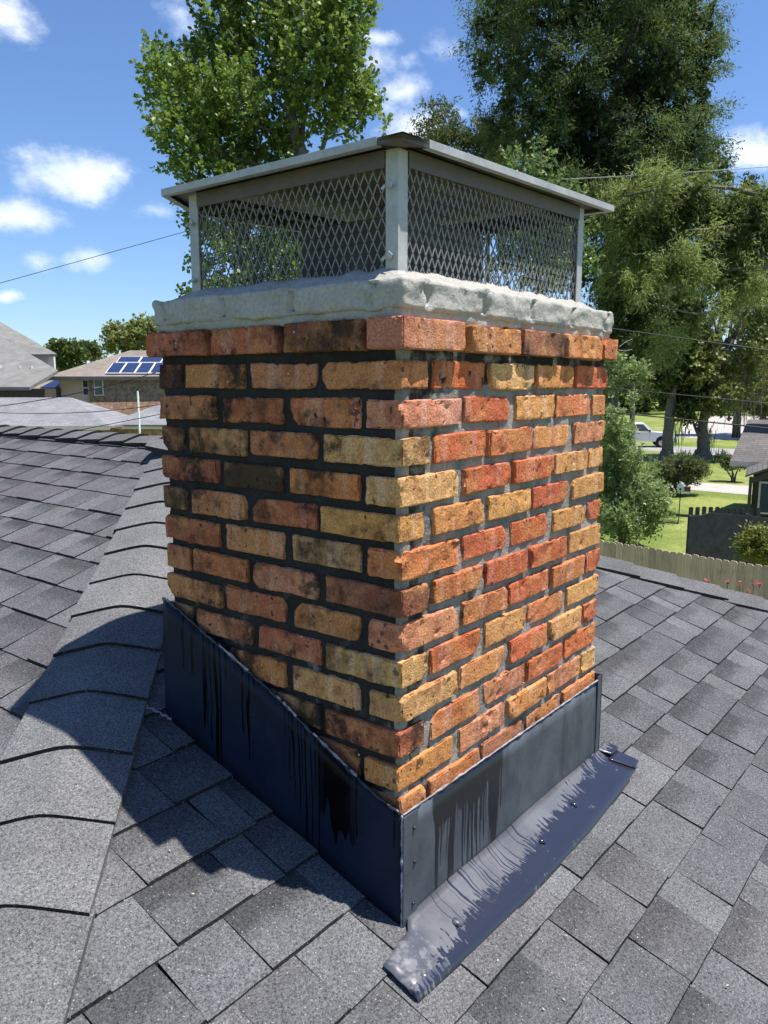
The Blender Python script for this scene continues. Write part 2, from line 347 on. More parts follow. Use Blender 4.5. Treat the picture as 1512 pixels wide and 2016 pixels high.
def mat_tiles(name, c1, c2, mort, bw, bh, mw, axis='wall', rough=.9):
    "far brickwork / far shingle roofs, too small to tell the pieces apart"
    m, nt, b = new_mat(name); p = pos(nt)
    if axis == 'wall':
        u = VM(nt, 'DOT_PRODUCT', p, tuple(RGT)); s = N(nt, 'ShaderNodeSeparateXYZ', None, Vector=p); v = s.outputs[2]
    else:
        u = VM(nt, 'DOT_PRODUCT', p, tuple(RGT)); s = N(nt, 'ShaderNodeSeparateXYZ', None, Vector=p); v = M(nt, 'MULTIPLY', s.outputs[2], 2.3)
    vec = N(nt, 'ShaderNodeCombineXYZ', None, X=u, Y=v).outputs[0]
    br = N(nt, 'ShaderNodeTexBrick', None, Vector=vec, Color1=tuple(c1)+(1,), Color2=tuple(c2)+(1,), Mortar=tuple(mort)+(1,), Scale=1.0, Mortar_Size=mw, Brick_Width=bw, Row_Height=bh)
    n = noise(nt, p, 1.2 if axis != 'wall' else 4.0, 5, .65)
    c = mix(nt, 1.0, br.outputs[0], N(nt, 'ShaderNodeMapRange', None, i0=n, i1=.3, i2=.7, i3=.82 if axis != 'wall' else .5, i4=1.18 if axis != 'wall' else 1.5).outputs[0], 'MULTIPLY')
    setb(nt, b, Base_Color=c, Roughness=rough); b.inputs['Specular IOR Level'].default_value = .2; return m

MT = dict(
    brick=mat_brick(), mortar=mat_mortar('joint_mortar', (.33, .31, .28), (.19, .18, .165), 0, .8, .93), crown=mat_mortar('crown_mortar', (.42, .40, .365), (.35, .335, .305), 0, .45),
    shingle=mat_shingle(), galv=mat_galv('galvanised'), galv_shade=mat_galv('galvanised_shade', (.115, .096, .082), .4), flue=mat_plain('flue_tile', (.10, .095, .09), .9, 0, .3, 9),  # rail and lid metal: shade and brown reflection put into its colour
    galv_mesh=mat_galv('galvanised_mesh', (.24, .24, .235)), fside=mat_flash('side'), ffront=mat_flash('front'), fapron=mat_flash('apron'), seal=mat_plain('sealant', (.27, .27, .29), .45, 0, .5, 45, .5, .5), seal_dark=mat_plain('dark_sealant', (.02, .022, .03), .25, 0, .3, 45, .6, .3),
    black=mat_plain('black_underlay', (.02, .02, .021), .9, 0, .2, 40), leaf=mat_leaf('leaf'), leaf_soft=mat_leaf('needle_leaf', .6, .42), bark=mat_bark('bark', (.20, .17, .14)), bark_dark=mat_bark('dark_bark', (.12, .10, .085)),
    moss=mat_leaf('moss_strands', .9, .2), grass=mat_grass('lawn', (.135, .185, .042), (.25, .275, .085)), concrete=mat_plain('pale_concrete', (.40, .365, .325), .9, 0, .12, 1.5), asphalt=mat_plain('street_concrete', (.29, .275, .265), .9, 0, .15, 1.0),
    wood=mat_board('weathered_wood', (.66, .48, .34)), wood_dark=mat_plain('dark_shaded_wood', (.035, .036, .038), .9, 0, .35, 6), white=mat_plain('white_paint', (.75, .75, .74), .5), trim=mat_plain('cream_trim', (.68, .58, .51), .6),  # dark wood: the plywood panel's shade put into a near-black colour
    glass=mat_plain('window_glass', (.06, .075, .085), .12, 0, .1, 2, .6), solar=mat_plain('solar_cell', (.022, .035, .10), .12, 0, .1, 3, .6), wire=mat_plain('wire', (.025, .025, .027), .6), wire_pale=mat_plain('pale_wire', (.45, .45, .45), .5),
    house_brick=mat_tiles('brown_brickwork', (.27, .18, .125), (.21, .135, .095), (.33, .29, .25), .25, .085, .012), orange_brick=mat_tiles('orange_brickwork', (.42, .22, .12), (.34, .17, .095), (.4, .33, .27), .25, .085, .012),
    roof_brown=mat_tiles('brown_roof', (.26, .22, .19), (.22, .185, .16), (.15, .125, .11), .5, .14, .01, 'roof'), roof_grey=mat_tiles('grey_roof', (.24, .24, .25), (.20, .20, .215), (.13, .13, .14), .5, .14, .01, 'roof'), roof_shed=mat_tiles('shed_roof', (.15, .138, .132), (.12, .112, .108), (.08, .075, .07), .45, .14, .012, 'roof'), roof_pale=mat_tiles('pale_grey_roof', (.22, .215, .20), (.19, .185, .175), (.12, .12, .12), .5, .14, .01, 'roof'),
    straw=mat_plain('dry_straw', (.42, .37, .25), .8), siding=mat_plain('dark_siding', (.075, .062, .05), .85, 0, .2, 5), car_paint=mat_plain('white_car_paint', (.82, .83, .85), .22, 0, .02, 3, .6), tyre=mat_plain('tyre', (.02, .02, .02), .8), chrome=mat_plain('chrome', (.5, .5, .52), .2, 1.0), petal=mat_plain('red_petal', (.36, .015, .03), .6, 0, .2, 30), copper=mat_plain('red_print', (.16, .05, .04), .6),
)

# ------------------------------------------------------------------ the roof planes (the chimney's own roof)
S = 0.325; Z0 = -0.28; HC = 1.03                           # slope, level of the chimney foot, hip offset
APX = (1.40, 2.43); H2 = (1.40, 2.2165); SC = .446       # top of the left hip; top of the right hip
def zB(x, y): return Z0 + S*y
def zA(x, y): return Z0 + S*(x+HC)
WL, WR = 0.7237, 0.9321
house = thing('house', 'house under the camera with a charcoal shingled hip roof carrying the brick chimney', 'house', (1.3, 2.3, GZ))
RIDGE_END = 11.0; EY = -2.6
ex = EY-HC
hip2_end = (H2[0]+.589/.808*(H2[1]-EY), EY)
zc_e = zB(0, EY)
def zC(x): return zA(APX[0], 0) - SC*(x-APX[0])
zr = zA(APX[0], 0)
xr = hip2_end[0]
deck = MB()
lo = -.012
pts = dict(h=(H2[0], H2[1], zB(*H2)), a=(APX[0], APX[1], zr), e=(APX[0], RIDGE_END, zr), bl=(ex, EY, zc_e), br=(xr, EY, zc_e), al=(ex, RIDGE_END, zc_e), cr=(xr, RIDGE_END, zc_e))
def low(k): return (pts[k][0], pts[k][1], pts[k][2]+lo)
deck.quad(low('bl'), low('br'), low('h'), low('a')); deck.quad(low('al'), low('bl'), low('a'), low('e')); deck.quad(low('br'), low('cr'), low('e'), low('a'), low('h'))
deck.quad(low('al'), low('e'), low('cr'))
roof = deck.build('roof', MT['black'], house)
wl = MB(); wl.abox(ex+.5, xr-.5, EY+.5, RIDGE_END-.5, GZ, zc_e-.02); wl.build('wall', MT['house_brick'], house)
MB().abox(ex+.02, xr-.02, EY+.02, RIDGE_END-.02, zc_e-.16, zc_e-.03).build('eave', MT['trim'], house)

# --- shingles: courses of laminated tabs
def clip(poly, a, b, c):
    "keep a*x+b*y<=c"
    out = []
    for i, p in enumerate(poly):
        q = poly[(i+1) % len(poly)]; dp, dq = a*p[0]+b*p[1]-c, a*q[0]+b*q[1]-c
        if dp <= 0: out.append(p)
        if (dp < 0) != (dq < 0) and dp != dq:
            t = dp/(dp-dq); out.append((p[0]+(q[0]-p[0])*t, p[1]+(q[1]-p[1])*t))
    return out
SHR = random.Random(11)
GREY = [(0.0997, 0.1019, 0.1064), (0.093, 0.0952, 0.0997), (0.1075, 0.1098, 0.1131), (0.0874, 0.0885, 0.093), (0.0963, 0.0963, 0.0997), (0.103, 0.1019, 0.1042)]
pieces = []       # (size, verts, faces, tint, uvs)
def shingle_piece(poly_lv, plane, h, tintc, E):
    "poly in (along, v metres from butt line, k) local coordinates -> mesh; plane maps (along, up) to world"
    vs, uvs = [], []
    for (l, u, base) in poly_lv:
        fr = min(1.25, max(0, (u-base)/E)); p = plane(l, u, .0012+h*max(0, 1-fr)*1.0); vs.append(p); uvs.append((l, fr))
    n = len(vs)
    lowv = [plane(l, u, -.006) for (l, u, base) in poly_lv]
    faces = [tuple(range(n))]+[((i+1) % n, i, n+i, n+(i+1) % n) for i in range(n)]
    return vs+lowv, faces, uvs
def lay(planeid):
    if planeid == 'B':
        E, y0 = .1370, .0775; kr = range(-19, 19); plane = lambda l, u, h: (l, u, zB(l, u)+h)
        cl = [(-1, 1, HC-.05), (.808, .589, .808*H2[0]+.589*H2[1]-.04)]; rngl = (-4.2, 4.9)
    else:
        E, y0 = .1520, .0500; kr = range(-24, 9); plane = lambda l, u, h: (u, l, zA(u, l)+h)
        cl = [(-1, 1, -HC-.05)]; rngl = (-2.7, RIDGE_END)   # local (l=y, u=x): keep u-l<=-HC  (x<=y-HC)
    for k in kr:
        base = y0+k*E; off = SHR.uniform(0, .4); l = rngl[0]-off; hi = True
        if planeid == 'A' and base+E > APX[0]+.02 and base > APX[0]-.02: continue
        while l < rngl[1]:
            w = SHR.uniform(.12, .22) if hi else SHR.uniform(.075, .16)
            l0, l1 = l, l+w; l = l1; was = hi; hi = not hi
            if SHR.random() < .12: hi = not hi
            nseg = 4; j = SHR.uniform(-.0015, .0015)
            bt = [(l0+.0008+(l1-l0-.0016)*i/nseg, base+j+SHR.uniform(-.0009, .0009)) for i in range(nseg+1)]
            sk = SHR.uniform(-.004, .004)
            top = base+E*1.06
            poly = bt+[(l1-.0008+sk, top), (l0+.0008+sk, top)]
            if planeid == 'A': top_lim = APX[0]; poly = clip(poly, 0, 1, top_lim)
            if planeid == 'B':
                for a, b, c in cl: poly = clip(poly, a, b, c)
            else: poly = clip(poly, -1, 1, -HC-.03)
            if len(poly) < 3: continue
            cx = sum(p[0] for p in poly)/len(poly); cu = sum(p[1] for p in poly)/len(poly)
            if planeid == 'B' and min(p[0] for p in poly) > .01 and max(p[0] for p in poly) < WR-.01 and min(p[1] for p in poly) > .01 and max(p[1] for p in poly) < WL-.01: continue
            h = (.0085 if was else .0042)+SHR.uniform(-.0008, .0012)
            g = SHR.choice(GREY); f = SHR.uniform(.92, 1.08)*(1.0 if was else 1.10)
            if planeid == 'A' and SHR.random() < .22: g = (.095, .090, .095)
            v, fc, uv = shingle_piece([(p[0], p[1], base) for p in poly], plane, h, None, E)
            pj = [project(q) for q in v[:len(poly)]]
            if min(q[2] for q in pj) < .1: size = 0
            else:
                xs = [min(max(q[0], 0), IW) for q in pj]; ys = [min(max(q[1], 0), IH) for q in pj]
                size = (max(xs)-min(xs))*(max(ys)-min(ys))
                cxp, cyp = sum(q[0] for q in pj)/len(pj), sum(q[1] for q in pj)/len(pj)
                if 340 < cxp < 1165 and cyp < 1560 - abs(cxp-800)*.55: size *= .02       # behind the chimney
            pieces.append((size, v, fc, (g[0]*f, g[1]*f, g[2]*f, (SHR.uniform(.55, 1.0) if was and SHR.random() < .85 else SHR.uniform(0, .25))), uv))
lay('B'); lay('A')
pieces.sort(key=lambda q: -q[0])
def uvset(o, uvl):
    me = o.data; L = me.uv_layers.new(name='uv'); vi = np.zeros(len(me.loops), dtype=np.int32); me.loops.foreach_get('vertex_index', vi)
    L.data.foreach_set('uv', np.asarray(uvl, dtype=np.float32)[vi].ravel())
EDGE = (.030, .029, .029, 0)                               # cut asphalt edge
for size, v, fc, tc, uv in pieces[:300]:
    o = mesh_obj('shingle', v, fc, MT['shingle'], roof); paint(o, [tc]+[EDGE]*(len(fc)-1)); uvset(o, uv+uv)
av, af, ac, au = [], [], [], []
for size, v, fc, tc, uv in pieces[300:]:
    b0 = len(av); av += v; af += [tuple(b0+i for i in q) for q in fc]; ac += [tc]+[EDGE]*(len(fc)-1); au += uv+uv
o = mesh_obj('shingle_courses', av, af, MT['shingle'], roof); paint(o, ac); uvset(o, au); tag(o, kind='stuff')

# --- hip and ridge caps
def caps(p0, dirv, n, expo, half, slopes, lift, thick, jit, group_tint, dark_side=True):
    "caps laid upward along dirv from p0; slopes = fall to each side per metre of plan distance; each cap overlaps the next lower one"
    d = Vector(dirv); dl = Vector((d.x, d.y, 0)).normalized(); sd = Vector((dl.y, -dl.x, 0))       # sd: right-hand side when looking uphill
    rise = d.z/Vector((d.x, d.y, 0)).length
    for i in range(n):
        s0 = i*expo+SHR.uniform(-jit, jit); s1 = (i+1)*expo+.02
        hw = [half+SHR.uniform(-jit, jit)*1.2 for _ in range(2)]; tw = SHR.uniform(-jit, jit)*.8
        prof = []
        for t in np.linspace(-1, 1, 15):
            side = 1 if t > 0 else 0; dd = t*hw[side]; r = .028
            fall = (math.sqrt(dd*dd+r*r)-r*.92)*slopes[side]
            prof.append((dd, -fall))
        th = thick+SHR.uniform(-.0012, .0018)
        vs, uvs = [], []
        rows = ((s0, lift+th), (.5*(s0+s1), lift+th*.62), (s1, lift+.001))
        for (sv, h) in rows:
            for q, (dd, z) in enumerate(prof):
                p = Vector(p0)+dl*(sv+tw*(dd/half))+sd*dd; p.z += rise*sv+z+h
                vs.append(tuple(p)); uvs.append((dd, .5))
        m = len(prof); base = len(vs)
        f = [(r*m+q, r*m+q+1, (r+1)*m+q+1, (r+1)*m+q) for r in range(2) for q in range(m-1)]
        for (sv, h) in rows:
            for q, (dd, z) in enumerate(prof):
                p = Vector(p0)+dl*(sv+tw*(dd/half)+.002)+sd*dd; p.z += rise*sv+z+(lift if sv == s0 else 0)-.004*(sv != s0); vs.append(tuple(p)); uvs.append((dd, .5))
        f += [(q+1, q, base+q, base+q+1) for q in range(m-1)]                       # butt
        for r in range(2):
            f.append((r*m, (r+1)*m, base+(r+1)*m, base+r*m)); f.append(((r+1)*m+m-1, r*m+m-1, base+r*m+m-1, base+(r+1)*m+m-1))
        o = mesh_obj('cap_shingle', vs, f, MT['shingle'], roof)
        g = SHR.uniform(*group_tint); top_n = 2*(m-1); paint(o, [(g, g*1.002, g*1.012, .12)]*top_n+[EDGE]*(m-1)+[EDGE if dark_side else (g, g, g, 0)]*(len(f)-top_n-(m-1))); uvset(o, uvs)
hs = S/math.sqrt(2)
L1 = (APX[1]-EY)*math.sqrt(2)
caps((ex, EY, zc_e), (1, 1, S), 32, .2155, .148, (hs, hs), .0095, .0105, .006, (.105, .145), False)
caps((hip2_end[0], hip2_end[1], zc_e), (H2[0]-hip2_end[0], H2[1]-hip2_end[1], zB(*H2)-zc_e), 29, .2155, .14, (.26, .26), .016, .012, .008, (.10, .125))
caps((APX[0], APX[1]-.05, zr), (0, 1, 0), 40, .2155, .125, (S, SC), .012, .014, .006, (.09, .12))

# ------------------------------------------------------------------ chimney
chim = thing('brick_chimney', 'weathered red and tan brick chimney with mortar crown and dark metal flashing', 'chimney', (WR/2, WL/2, Z0))
def disp_box(b, stp, rad, dfun, skip=(), crisp=False):
    "rounded, displaced box on a grid; returns verts, faces"
    x0, x1, y0, y1, z0, z1 = b; n = [max(2, int(round((q-p)/stp))) for p, q in ((x0, x1), (y0, y1), (z0, z1))]
    if rad > 0 and crisp:
        ax = [np.array([p, p+rad*.35, p+rad*.9]+np.linspace(p, q, k+1)[1:-1].tolist()+[q-rad*.9, q-rad*.35, q]) for (p, q), k in zip(((x0, x1), (y0, y1), (z0, z1)), n)]
        ax = [np.sort(a) for a in ax]; n = [len(a)-1 for a in ax]
    else: ax = [np.linspace(p, q, k+1) for (p, q), k in zip(((x0, x1), (y0, y1), (z0, z1)), n)]
    idx = {}; vs = []; fs = []
    def vert(i, j, k):
        key = (i, j, k)
        if key not in idx:
            p = Vector((ax[0][i], ax[1][j], ax[2][k]))
            q = Vector((min(max(p.x, x0+rad), x1-rad), min(max(p.y, y0+rad), y1-rad), min(max(p.z, z0+rad), z1-rad)))
            d = p-q; nn = d.normalized() if d.length > 1e-9 else Vector((0, 0, 1))
            ed = sum(1 for c, m in ((abs(d.x), rad), (abs(d.y), rad), (abs(d.z), rad)) if c > m*.3)
            idx[key] = len(vs); vs.append(tuple(dfun(q+nn*rad, nn, ed)))
        return idx[key]
    I, J, K = n
    if 'z1' not in skip:
        for i in range(I):
            for j in range(J): fs.append((vert(i, j, K), vert(i+1, j, K), vert(i+1, j+1, K), vert(i, j+1, K)))
    if 'z0' not in skip:
        for i in range(I):
            for j in range(J): fs.append((vert(i, j, 0), vert(i, j+1, 0), vert(i+1, j+1, 0), vert(i+1, j, 0)))
    for i in range(I):
        for k in range(K):
            if 'y0' not in skip: fs.append((vert(i, 0, k), vert(i+1, 0, k), vert(i+1, 0, k+1), vert(i, 0, k+1)))
            if 'y1' not in skip: fs.append((vert(i, J, k), vert(i, J, k+1), vert(i+1, J, k+1), vert(i+1, J, k)))
    for j in range(J):
        for k in range(K):
            if 'x0' not in skip: fs.append((vert(0, j, k), vert(0, j, k+1), vert(0, j+1, k+1), vert(0, j+1, k)))
            if 'x1' not in skip: fs.append((vert(I, j, k), vert(I, j+1, k), vert(I, j+1, k+1), vert(I, j, k+1)))
    return vs, fs
PAL = {'R': (.50, .120, .050), 'r': (.40, .120, .062), 'O': (.56, .235, .080), 'o': (.52, .175, .066), 'Y': (.64, .37, .145), 'P': (.53, .220, .12), 'D': (.20, .066, .042),
       'B': (.30, .20, .10), 'T': (.48, .20, .088), 'G': (.48, .265, .118), 'y': (.57, .29, .10), 'K': (.32, .15, .085)}
# colour of each brick as the photograph shows it: left face from the far end to the corner | right face from the corner on
BOND = {1: ('rrDK', 'PTKOo'), 2: ('KTTr', 'TRYOR'), 3: ('TroP', 'PRyoO'), 4: ('KGTG', 'YRoOP'), 5: ('rBoG', 'YRRyy'), 6: ('BTrT', 'YOyRy'), 7: ('rTGR', 'oRRyR'), 8: ('ToPD', 'RoRRy'),
        9: ('TrTD', 'PoRoR'), 10: ('GTrG', 'YRyoy'), 11: ('KOYG', 'YORyR'), 12: ('oYGr', 'RoPRR'), 13: ('orrT', 'OPOPY'), 14: ('rroO', 'OoPOo'), 15: ('rroO', 'ORORo'), 16: ('rroO', 'ORORo'), 17: ('rroO', 'ORORo')}
CH, BH, MOD, DEP, JT = .072, .0548, .2088, .0969, .0185
BR = random.Random(5)
def make_brick(b, col, soot, fine):
    sd = Vector((BR.uniform(0, 90), BR.uniform(0, 90), BR.uniform(0, 90)))
    rough = BR.choice((.8, 1.0, 1.3, 1.6, 2.1)); ctr = Vector(((b[0]+b[1])/2, (b[2]+b[3])/2, (b[4]+b[5])/2))
    tl = Vector((BR.uniform(-.012, .012), BR.uniform(-.012, .012), 0)); push = Vector((BR.uniform(-.004, .004), BR.uniform(-.004, .004), 0))
    kn = []                                                          # knocked-off corners
    for _ in range(BR.choice((1, 1, 2, 3, 4))):
        kn.append((Vector((BR.choice(b[0:2]), BR.choice(b[2:4]), BR.choice(b[4:6]))), BR.uniform(.007, .024)))
    def df(p, n, ed):
        a = mn.noise(p*16+sd)*.0013*rough + mn.noise(p*60+sd)*.0011*rough + mn.noise(p*150+sd)*.0007
        pk = mn.noise(p*48+sd*2.3)
        if pk > .38: a -= (pk-.38)*.014*rough                            # spalled hollows
        if ed >= 2: a += min(0, mn.noise(p*38+sd*1.7)+.12)*.0145*rough+min(0, mn.noise(p*130+sd)+.05)*.0045
        q = p+n*max(a, -.0055)
        for c_, r in kn:
            e = q-c_; dl = e.length+mn.noise(p*90+sd)*.003
            if dl < r: q = q+(ctr-c_).normalized()*(r-dl)*.62
        d = q-ctr
        q = q+Vector((0, 0, tl.x*d.x+tl.y*d.y))
        q.z += mn.noise(Vector((p.x*9, p.y*9, 3))+sd)*.0012
        return q+push
    v, f = disp_box(b, .0085 if fine else .03, .0030 if fine else .004, df, (), fine)
    o = mesh_obj('brick', v, f, MT['brick'], chim, True); o.data.set_sharp_from_angle(angle=R_(30))
    col = tuple(q*.88+w*.12 for q, w in zip(col, (.49, .19, .078))); k = BR.uniform(.98, 1.24); o.color = (col[0]*k, col[1]*k*BR.uniform(.94, 1.05), col[2]*k*BR.uniform(.9, 1.1), soot)
    return o
for c in range(1, 18):
    z0 = (13-c)*CH; z1 = z0+BH; ov = .017 if c == 1 else 0
    X0, Y0, X1, Y1 = -ov, -ov, WR+ov, WL+ov
    if c == 1: z1 += .002
    Ls, Rs = BOND[c]
    odd = c % 2 == 1
    def J(): return JT/2+BR.uniform(-.003, .004)
    modx = (X1-X0-DEP)/4; mody = (Y1-Y0-DEP)/3; fine = c <= 14
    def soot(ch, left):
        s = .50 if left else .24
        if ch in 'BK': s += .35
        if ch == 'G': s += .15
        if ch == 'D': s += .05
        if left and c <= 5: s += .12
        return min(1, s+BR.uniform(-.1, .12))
    def put(x0, x1, y0, y1, ch, left, far=False):
        make_brick((x0, x1, y0, y1, z0+BR.uniform(-.0025, .002), z1+BR.uniform(-.003, .002)), PAL[ch], soot(ch, left), fine and not far)
    g = JT/2
    if odd:
        for i in range(4):
            a, b = X0+i*modx, X0+(i+1)*modx
            put(a+(0 if i == 0 else J()), b-J(), Y0, Y0+DEP-(J() if i == 0 else 0), Rs[i], False)
        put(X1-DEP+J(), X1, Y0, Y0+mody-J(), Rs[4], False)
        for i in range(3):                                   # left face, from the far end
            b, a = Y1-i*mody, Y1-(i+1)*mody
            put(X0, X0+DEP, a+J(), b-(0 if i == 0 else J()), Ls[i], True)
        for i in range(1, 3): put(X1-DEP, X1, Y0+i*mody+g, Y0+(i+1)*mody-g, 'o', False, True)
        for i in range(4): put(X0+DEP+i*modx+g, X0+DEP+(i+1)*modx-(g if i < 3 else 0), Y1-DEP, Y1, 'r', False, True)
    else:
        put(X0, X0+DEP-J(), Y0, Y0+mody-J(), Ls[3] if c not in (2, 4, 6, 10) else {2: 'T', 4: 'Y', 6: 'y', 10: 'Y'}[c], True)   # corner stretcher of the left face
        for i in range(4):
            a, b = X0+DEP+i*modx, X0+DEP+(i+1)*modx
            put(a+J(), b-(0 if i == 3 else J()), Y0, Y0+DEP, Rs[i+1], False)
        for i in (1, 2):
            a, b = Y0+i*mody, Y0+(i+1)*mody
            put(X0, X0+DEP, a+J(), b-J(), Ls[3-i], True)
        put(X0, X0+modx-g, Y1-DEP+J(), Y1, Ls[0], True)
        for i in range(3): put(X1-DEP, X1, Y0+DEP+i*mody+g, Y0+DEP+(i+1)*mody-(g if i < 2 else 0), 'o', False, True)
        for i in range(1, 4): put(X0+i*modx+g, X0+(i+1)*modx-(g if i < 3 else DEP+g), Y1-DEP, Y1, 'r', False, True)
# mortar core, recessed behind the brick faces
def dm(p, n, ed):
    return p+n*(mn.noise(p*26)*.0048+mn.noise(p*85)*.0024)
IN = .0085
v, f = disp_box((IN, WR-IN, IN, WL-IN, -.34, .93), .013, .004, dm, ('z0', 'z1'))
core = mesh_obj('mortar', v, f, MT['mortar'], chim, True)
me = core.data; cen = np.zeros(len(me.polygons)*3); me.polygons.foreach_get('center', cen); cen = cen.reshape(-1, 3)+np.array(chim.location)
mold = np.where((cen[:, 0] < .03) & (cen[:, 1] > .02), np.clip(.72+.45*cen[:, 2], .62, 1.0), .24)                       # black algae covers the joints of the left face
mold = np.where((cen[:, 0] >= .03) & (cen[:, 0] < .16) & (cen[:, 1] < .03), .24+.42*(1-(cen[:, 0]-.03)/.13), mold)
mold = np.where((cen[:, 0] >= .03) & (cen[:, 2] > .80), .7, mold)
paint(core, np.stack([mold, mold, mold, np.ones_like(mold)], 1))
# crown
def dcr(p, n, ed):
    a = mn.noise(Vector((p.x*7, p.y*7, p.z*14)))*.0026+mn.noise(Vector((p.x*13, p.y*13, p.z*55)))*.0028+mn.noise(Vector((p.x*60, p.y*60, p.z*90)))*.0020
    a += max(0, mn.noise(Vector((p.x*20+4, p.y*20, p.z*42)))-.12)*.009
    u = p.x if abs(n.y) > abs(n.x) else p.y
    if abs(n.z) < .6:                                              # ghosts of the covered brick joints
        a -= .013*math.exp(-(((u+.03+.02*mn.noise(Vector((p.z*30, u, 3)))) % .205-.1025)/.008)**2)
    return p+n*a+Vector((0, 0, mn.noise(Vector((p.x*7, p.y*7, 1)))*.0014))
v, f = disp_box((-.008, WR+.004, -.008, WL+.004, .937, .992), .0065, .0085, dcr, (), True)
crown = mesh_obj('crown', v, f, MT['crown'], chim, True)
paint(crown, (.2, .2, .2, 1))
def dcl(p, n, ed):
    if n.z < .3: p = p+Vector((0, 0, .010+.006*mn.noise(Vector((p.x*9, p.y*9, 2)))+.0035*mn.noise(Vector((p.x*55, p.y*55, 5)))))
    return p+n*(mn.noise(p*26)*.006+mn.noise(p*80)*.002)
v, f = disp_box((-.002, WR+.002, -.002, WL+.002, .908, .944), .0065, .008, dcl)
paint(mesh_obj('mortar_fillet', v, f, MT['crown'], chim, True), (.2, .2, .2, 1))
# wash: sloping mortar bed round the cap
CX0, CX1, CY0, CY1 = .042, .833, .042, .640                        # foot of the cap
def wash():
    n = 44; rings = [(0.012, .985), (.030, .996), (.044, 1.006), (.058, 1.016), (.075, 1.012), (.11, .985)]; vs, fs = [], []
    for (ins, z) in rings:
        x0, x1, y0, y1 = ins-.008, WR-ins+.004-(.030 if ins > .02 else 0), ins-.008, WL-ins+.004-(.03 if ins > .02 else 0)
        for side in range(4):
            for i in range(n):
                t = i/n; p = [(x0+(x1-x0)*t, y0), (x1, y0+(y1-y0)*t), (x1-(x1-x0)*t, y1), (x0, y1-(y1-y0)*t)][side]
                q = Vector((p[0], p[1], z)); vs.append(tuple(q+Vector((mn.noise(q*30)*.004, mn.noise(q*31)*.004, mn.noise(q*22)*.007+abs(mn.noise(q*75))*.006))))
    m = 4*n
    for r in range(len(rings)-1):
        for i in range(m): fs.append((r*m+i, r*m+(i+1) % m, (r+1)*m+(i+1) % m, (r+1)*m+i))
    return vs, fs
v, f = wash(); paint(mesh_obj('crown_wash', v, f, MT['crown'], chim, True), (.15, .15, .15, 1))
# clay flue
FX0, FX1, FY0, FY1 = .26, .60, .20, .50
m = MB()
for (a, b, c_, d) in ((FX0, FX1, FY0, FY0+.02), (FX0, FX1, FY1-.02, FY1), (FX0, FX0+.02, FY0+.02, FY1-.02), (FX1-.02, FX1, FY0+.02, FY1-.02)): m.abox(a, b, c_, d, .95, 1.165)
m.build('flue', MT['flue'], chim)
MB().abox(.09, WR-.12, .09, WL-.09, .93, .975).build('crown_bed', MT['crown'], chim)

# --- flashing
def sheet(pts2d, place, thick, name, mat, sub=24, wob=.0015, seed=1, parent=chim):
    "polygon given as top and bottom polylines of equal count -> bent sheet with thickness"
    top, bot = pts2d; n = len(top); rows = 7; vs, fs = [], []
    for r in range(rows+1):
        for i in range(n):
            a, b = top[i], bot[i]; t = r/rows; u = (a[0]+(b[0]-a[0])*t, a[1]+(b[1]-a[1])*t)
            w = mn.noise(Vector((u[0]*6, u[1]*6, seed)))*wob
            vs.append(place(u[0], u[1], w))
    k = len(vs)
    for r in range(rows+1):
        for i in range(n):
            a, b = top[i], bot[i]; t = r/rows; u = (a[0]+(b[0]-a[0])*t, a[1]+(b[1]-a[1])*t)
            w = mn.noise(Vector((u[0]*6, u[1]*6, seed)))*wob; vs.append(place(u[0], u[1], w-thick))
    for r in range(rows):
        for i in range(n-1):
            a, b, c_, d = r*n+i, r*n+i+1, (r+1)*n+i+1, (r+1)*n+i
            fs += [(a, d, c_, b), (k+a, k+b, k+c_, k+d)]
    for i in range(n-1): fs += [(i, i+1, k+i+1, k+i), (rows*n+i+1, rows*n+i, k+rows*n+i, k+rows*n+i+1)]
    for r in range(rows): fs += [((r+1)*n, r*n, k+r*n, k+(r+1)*n), (r*n+n-1, (r+1)*n+n-1, k+(r+1)*n+n-1, k+r*n+n-1)]
    return mesh_obj(name, vs, fs, mat, parent, True)
def lerp_pts(poly, n):
    "resample a polyline to n points by its first coordinate"
    xs = np.linspace(poly[0][0], poly[-1][0], n); px = [p[0] for p in poly]; py = [p[1] for p in poly]
    if px[0] > px[-1]: ys = np.interp(-xs, [-p for p in px], py)
    else: ys = np.interp(xs, px, py)
    return list(zip(xs.tolist(), ys.tolist()))
LT = [(-.010, -.036), (.063, -.012), (.187, .047), (.337, .124), (.54, .205), (.69, .268), (.729, .276)]
lt = lerp_pts(LT, 40); lt = [(a, b+.004*mn.noise(Vector((a*25, 0, 7)))) for a, b in lt]
lb = lerp_pts([(-.010, zB(0, -.010)), (.742, zB(0, .742))], 40)
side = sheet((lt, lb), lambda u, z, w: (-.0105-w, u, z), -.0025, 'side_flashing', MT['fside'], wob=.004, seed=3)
rt = lerp_pts([(-.012, -.036), (.02, -.039), (.43, -.043), (.93, -.041)], 40); rb = lerp_pts([(-.012, -.285), (.936, -.287)], 40)
front = sheet((rt, rb), lambda u, z, w: (u, -.0125-w, z), -.0025, 'front_flashing', MT['ffront'], wob=.003, seed=5)
# right end seam and left corner lap
m = MB(); m.abox(.918, .944, -.0185, -.0145, -.286, -.030); m.abox(.9405, .946, -.0185, .03, -.286, -.028); m.build('flashing_seam', MT['ffront'], chim)
m = MB(); m.abox(-.0135, .034, -.0185, -.0158, -.284, -.040); m.build('corner_lap', MT['ffront'], chim)
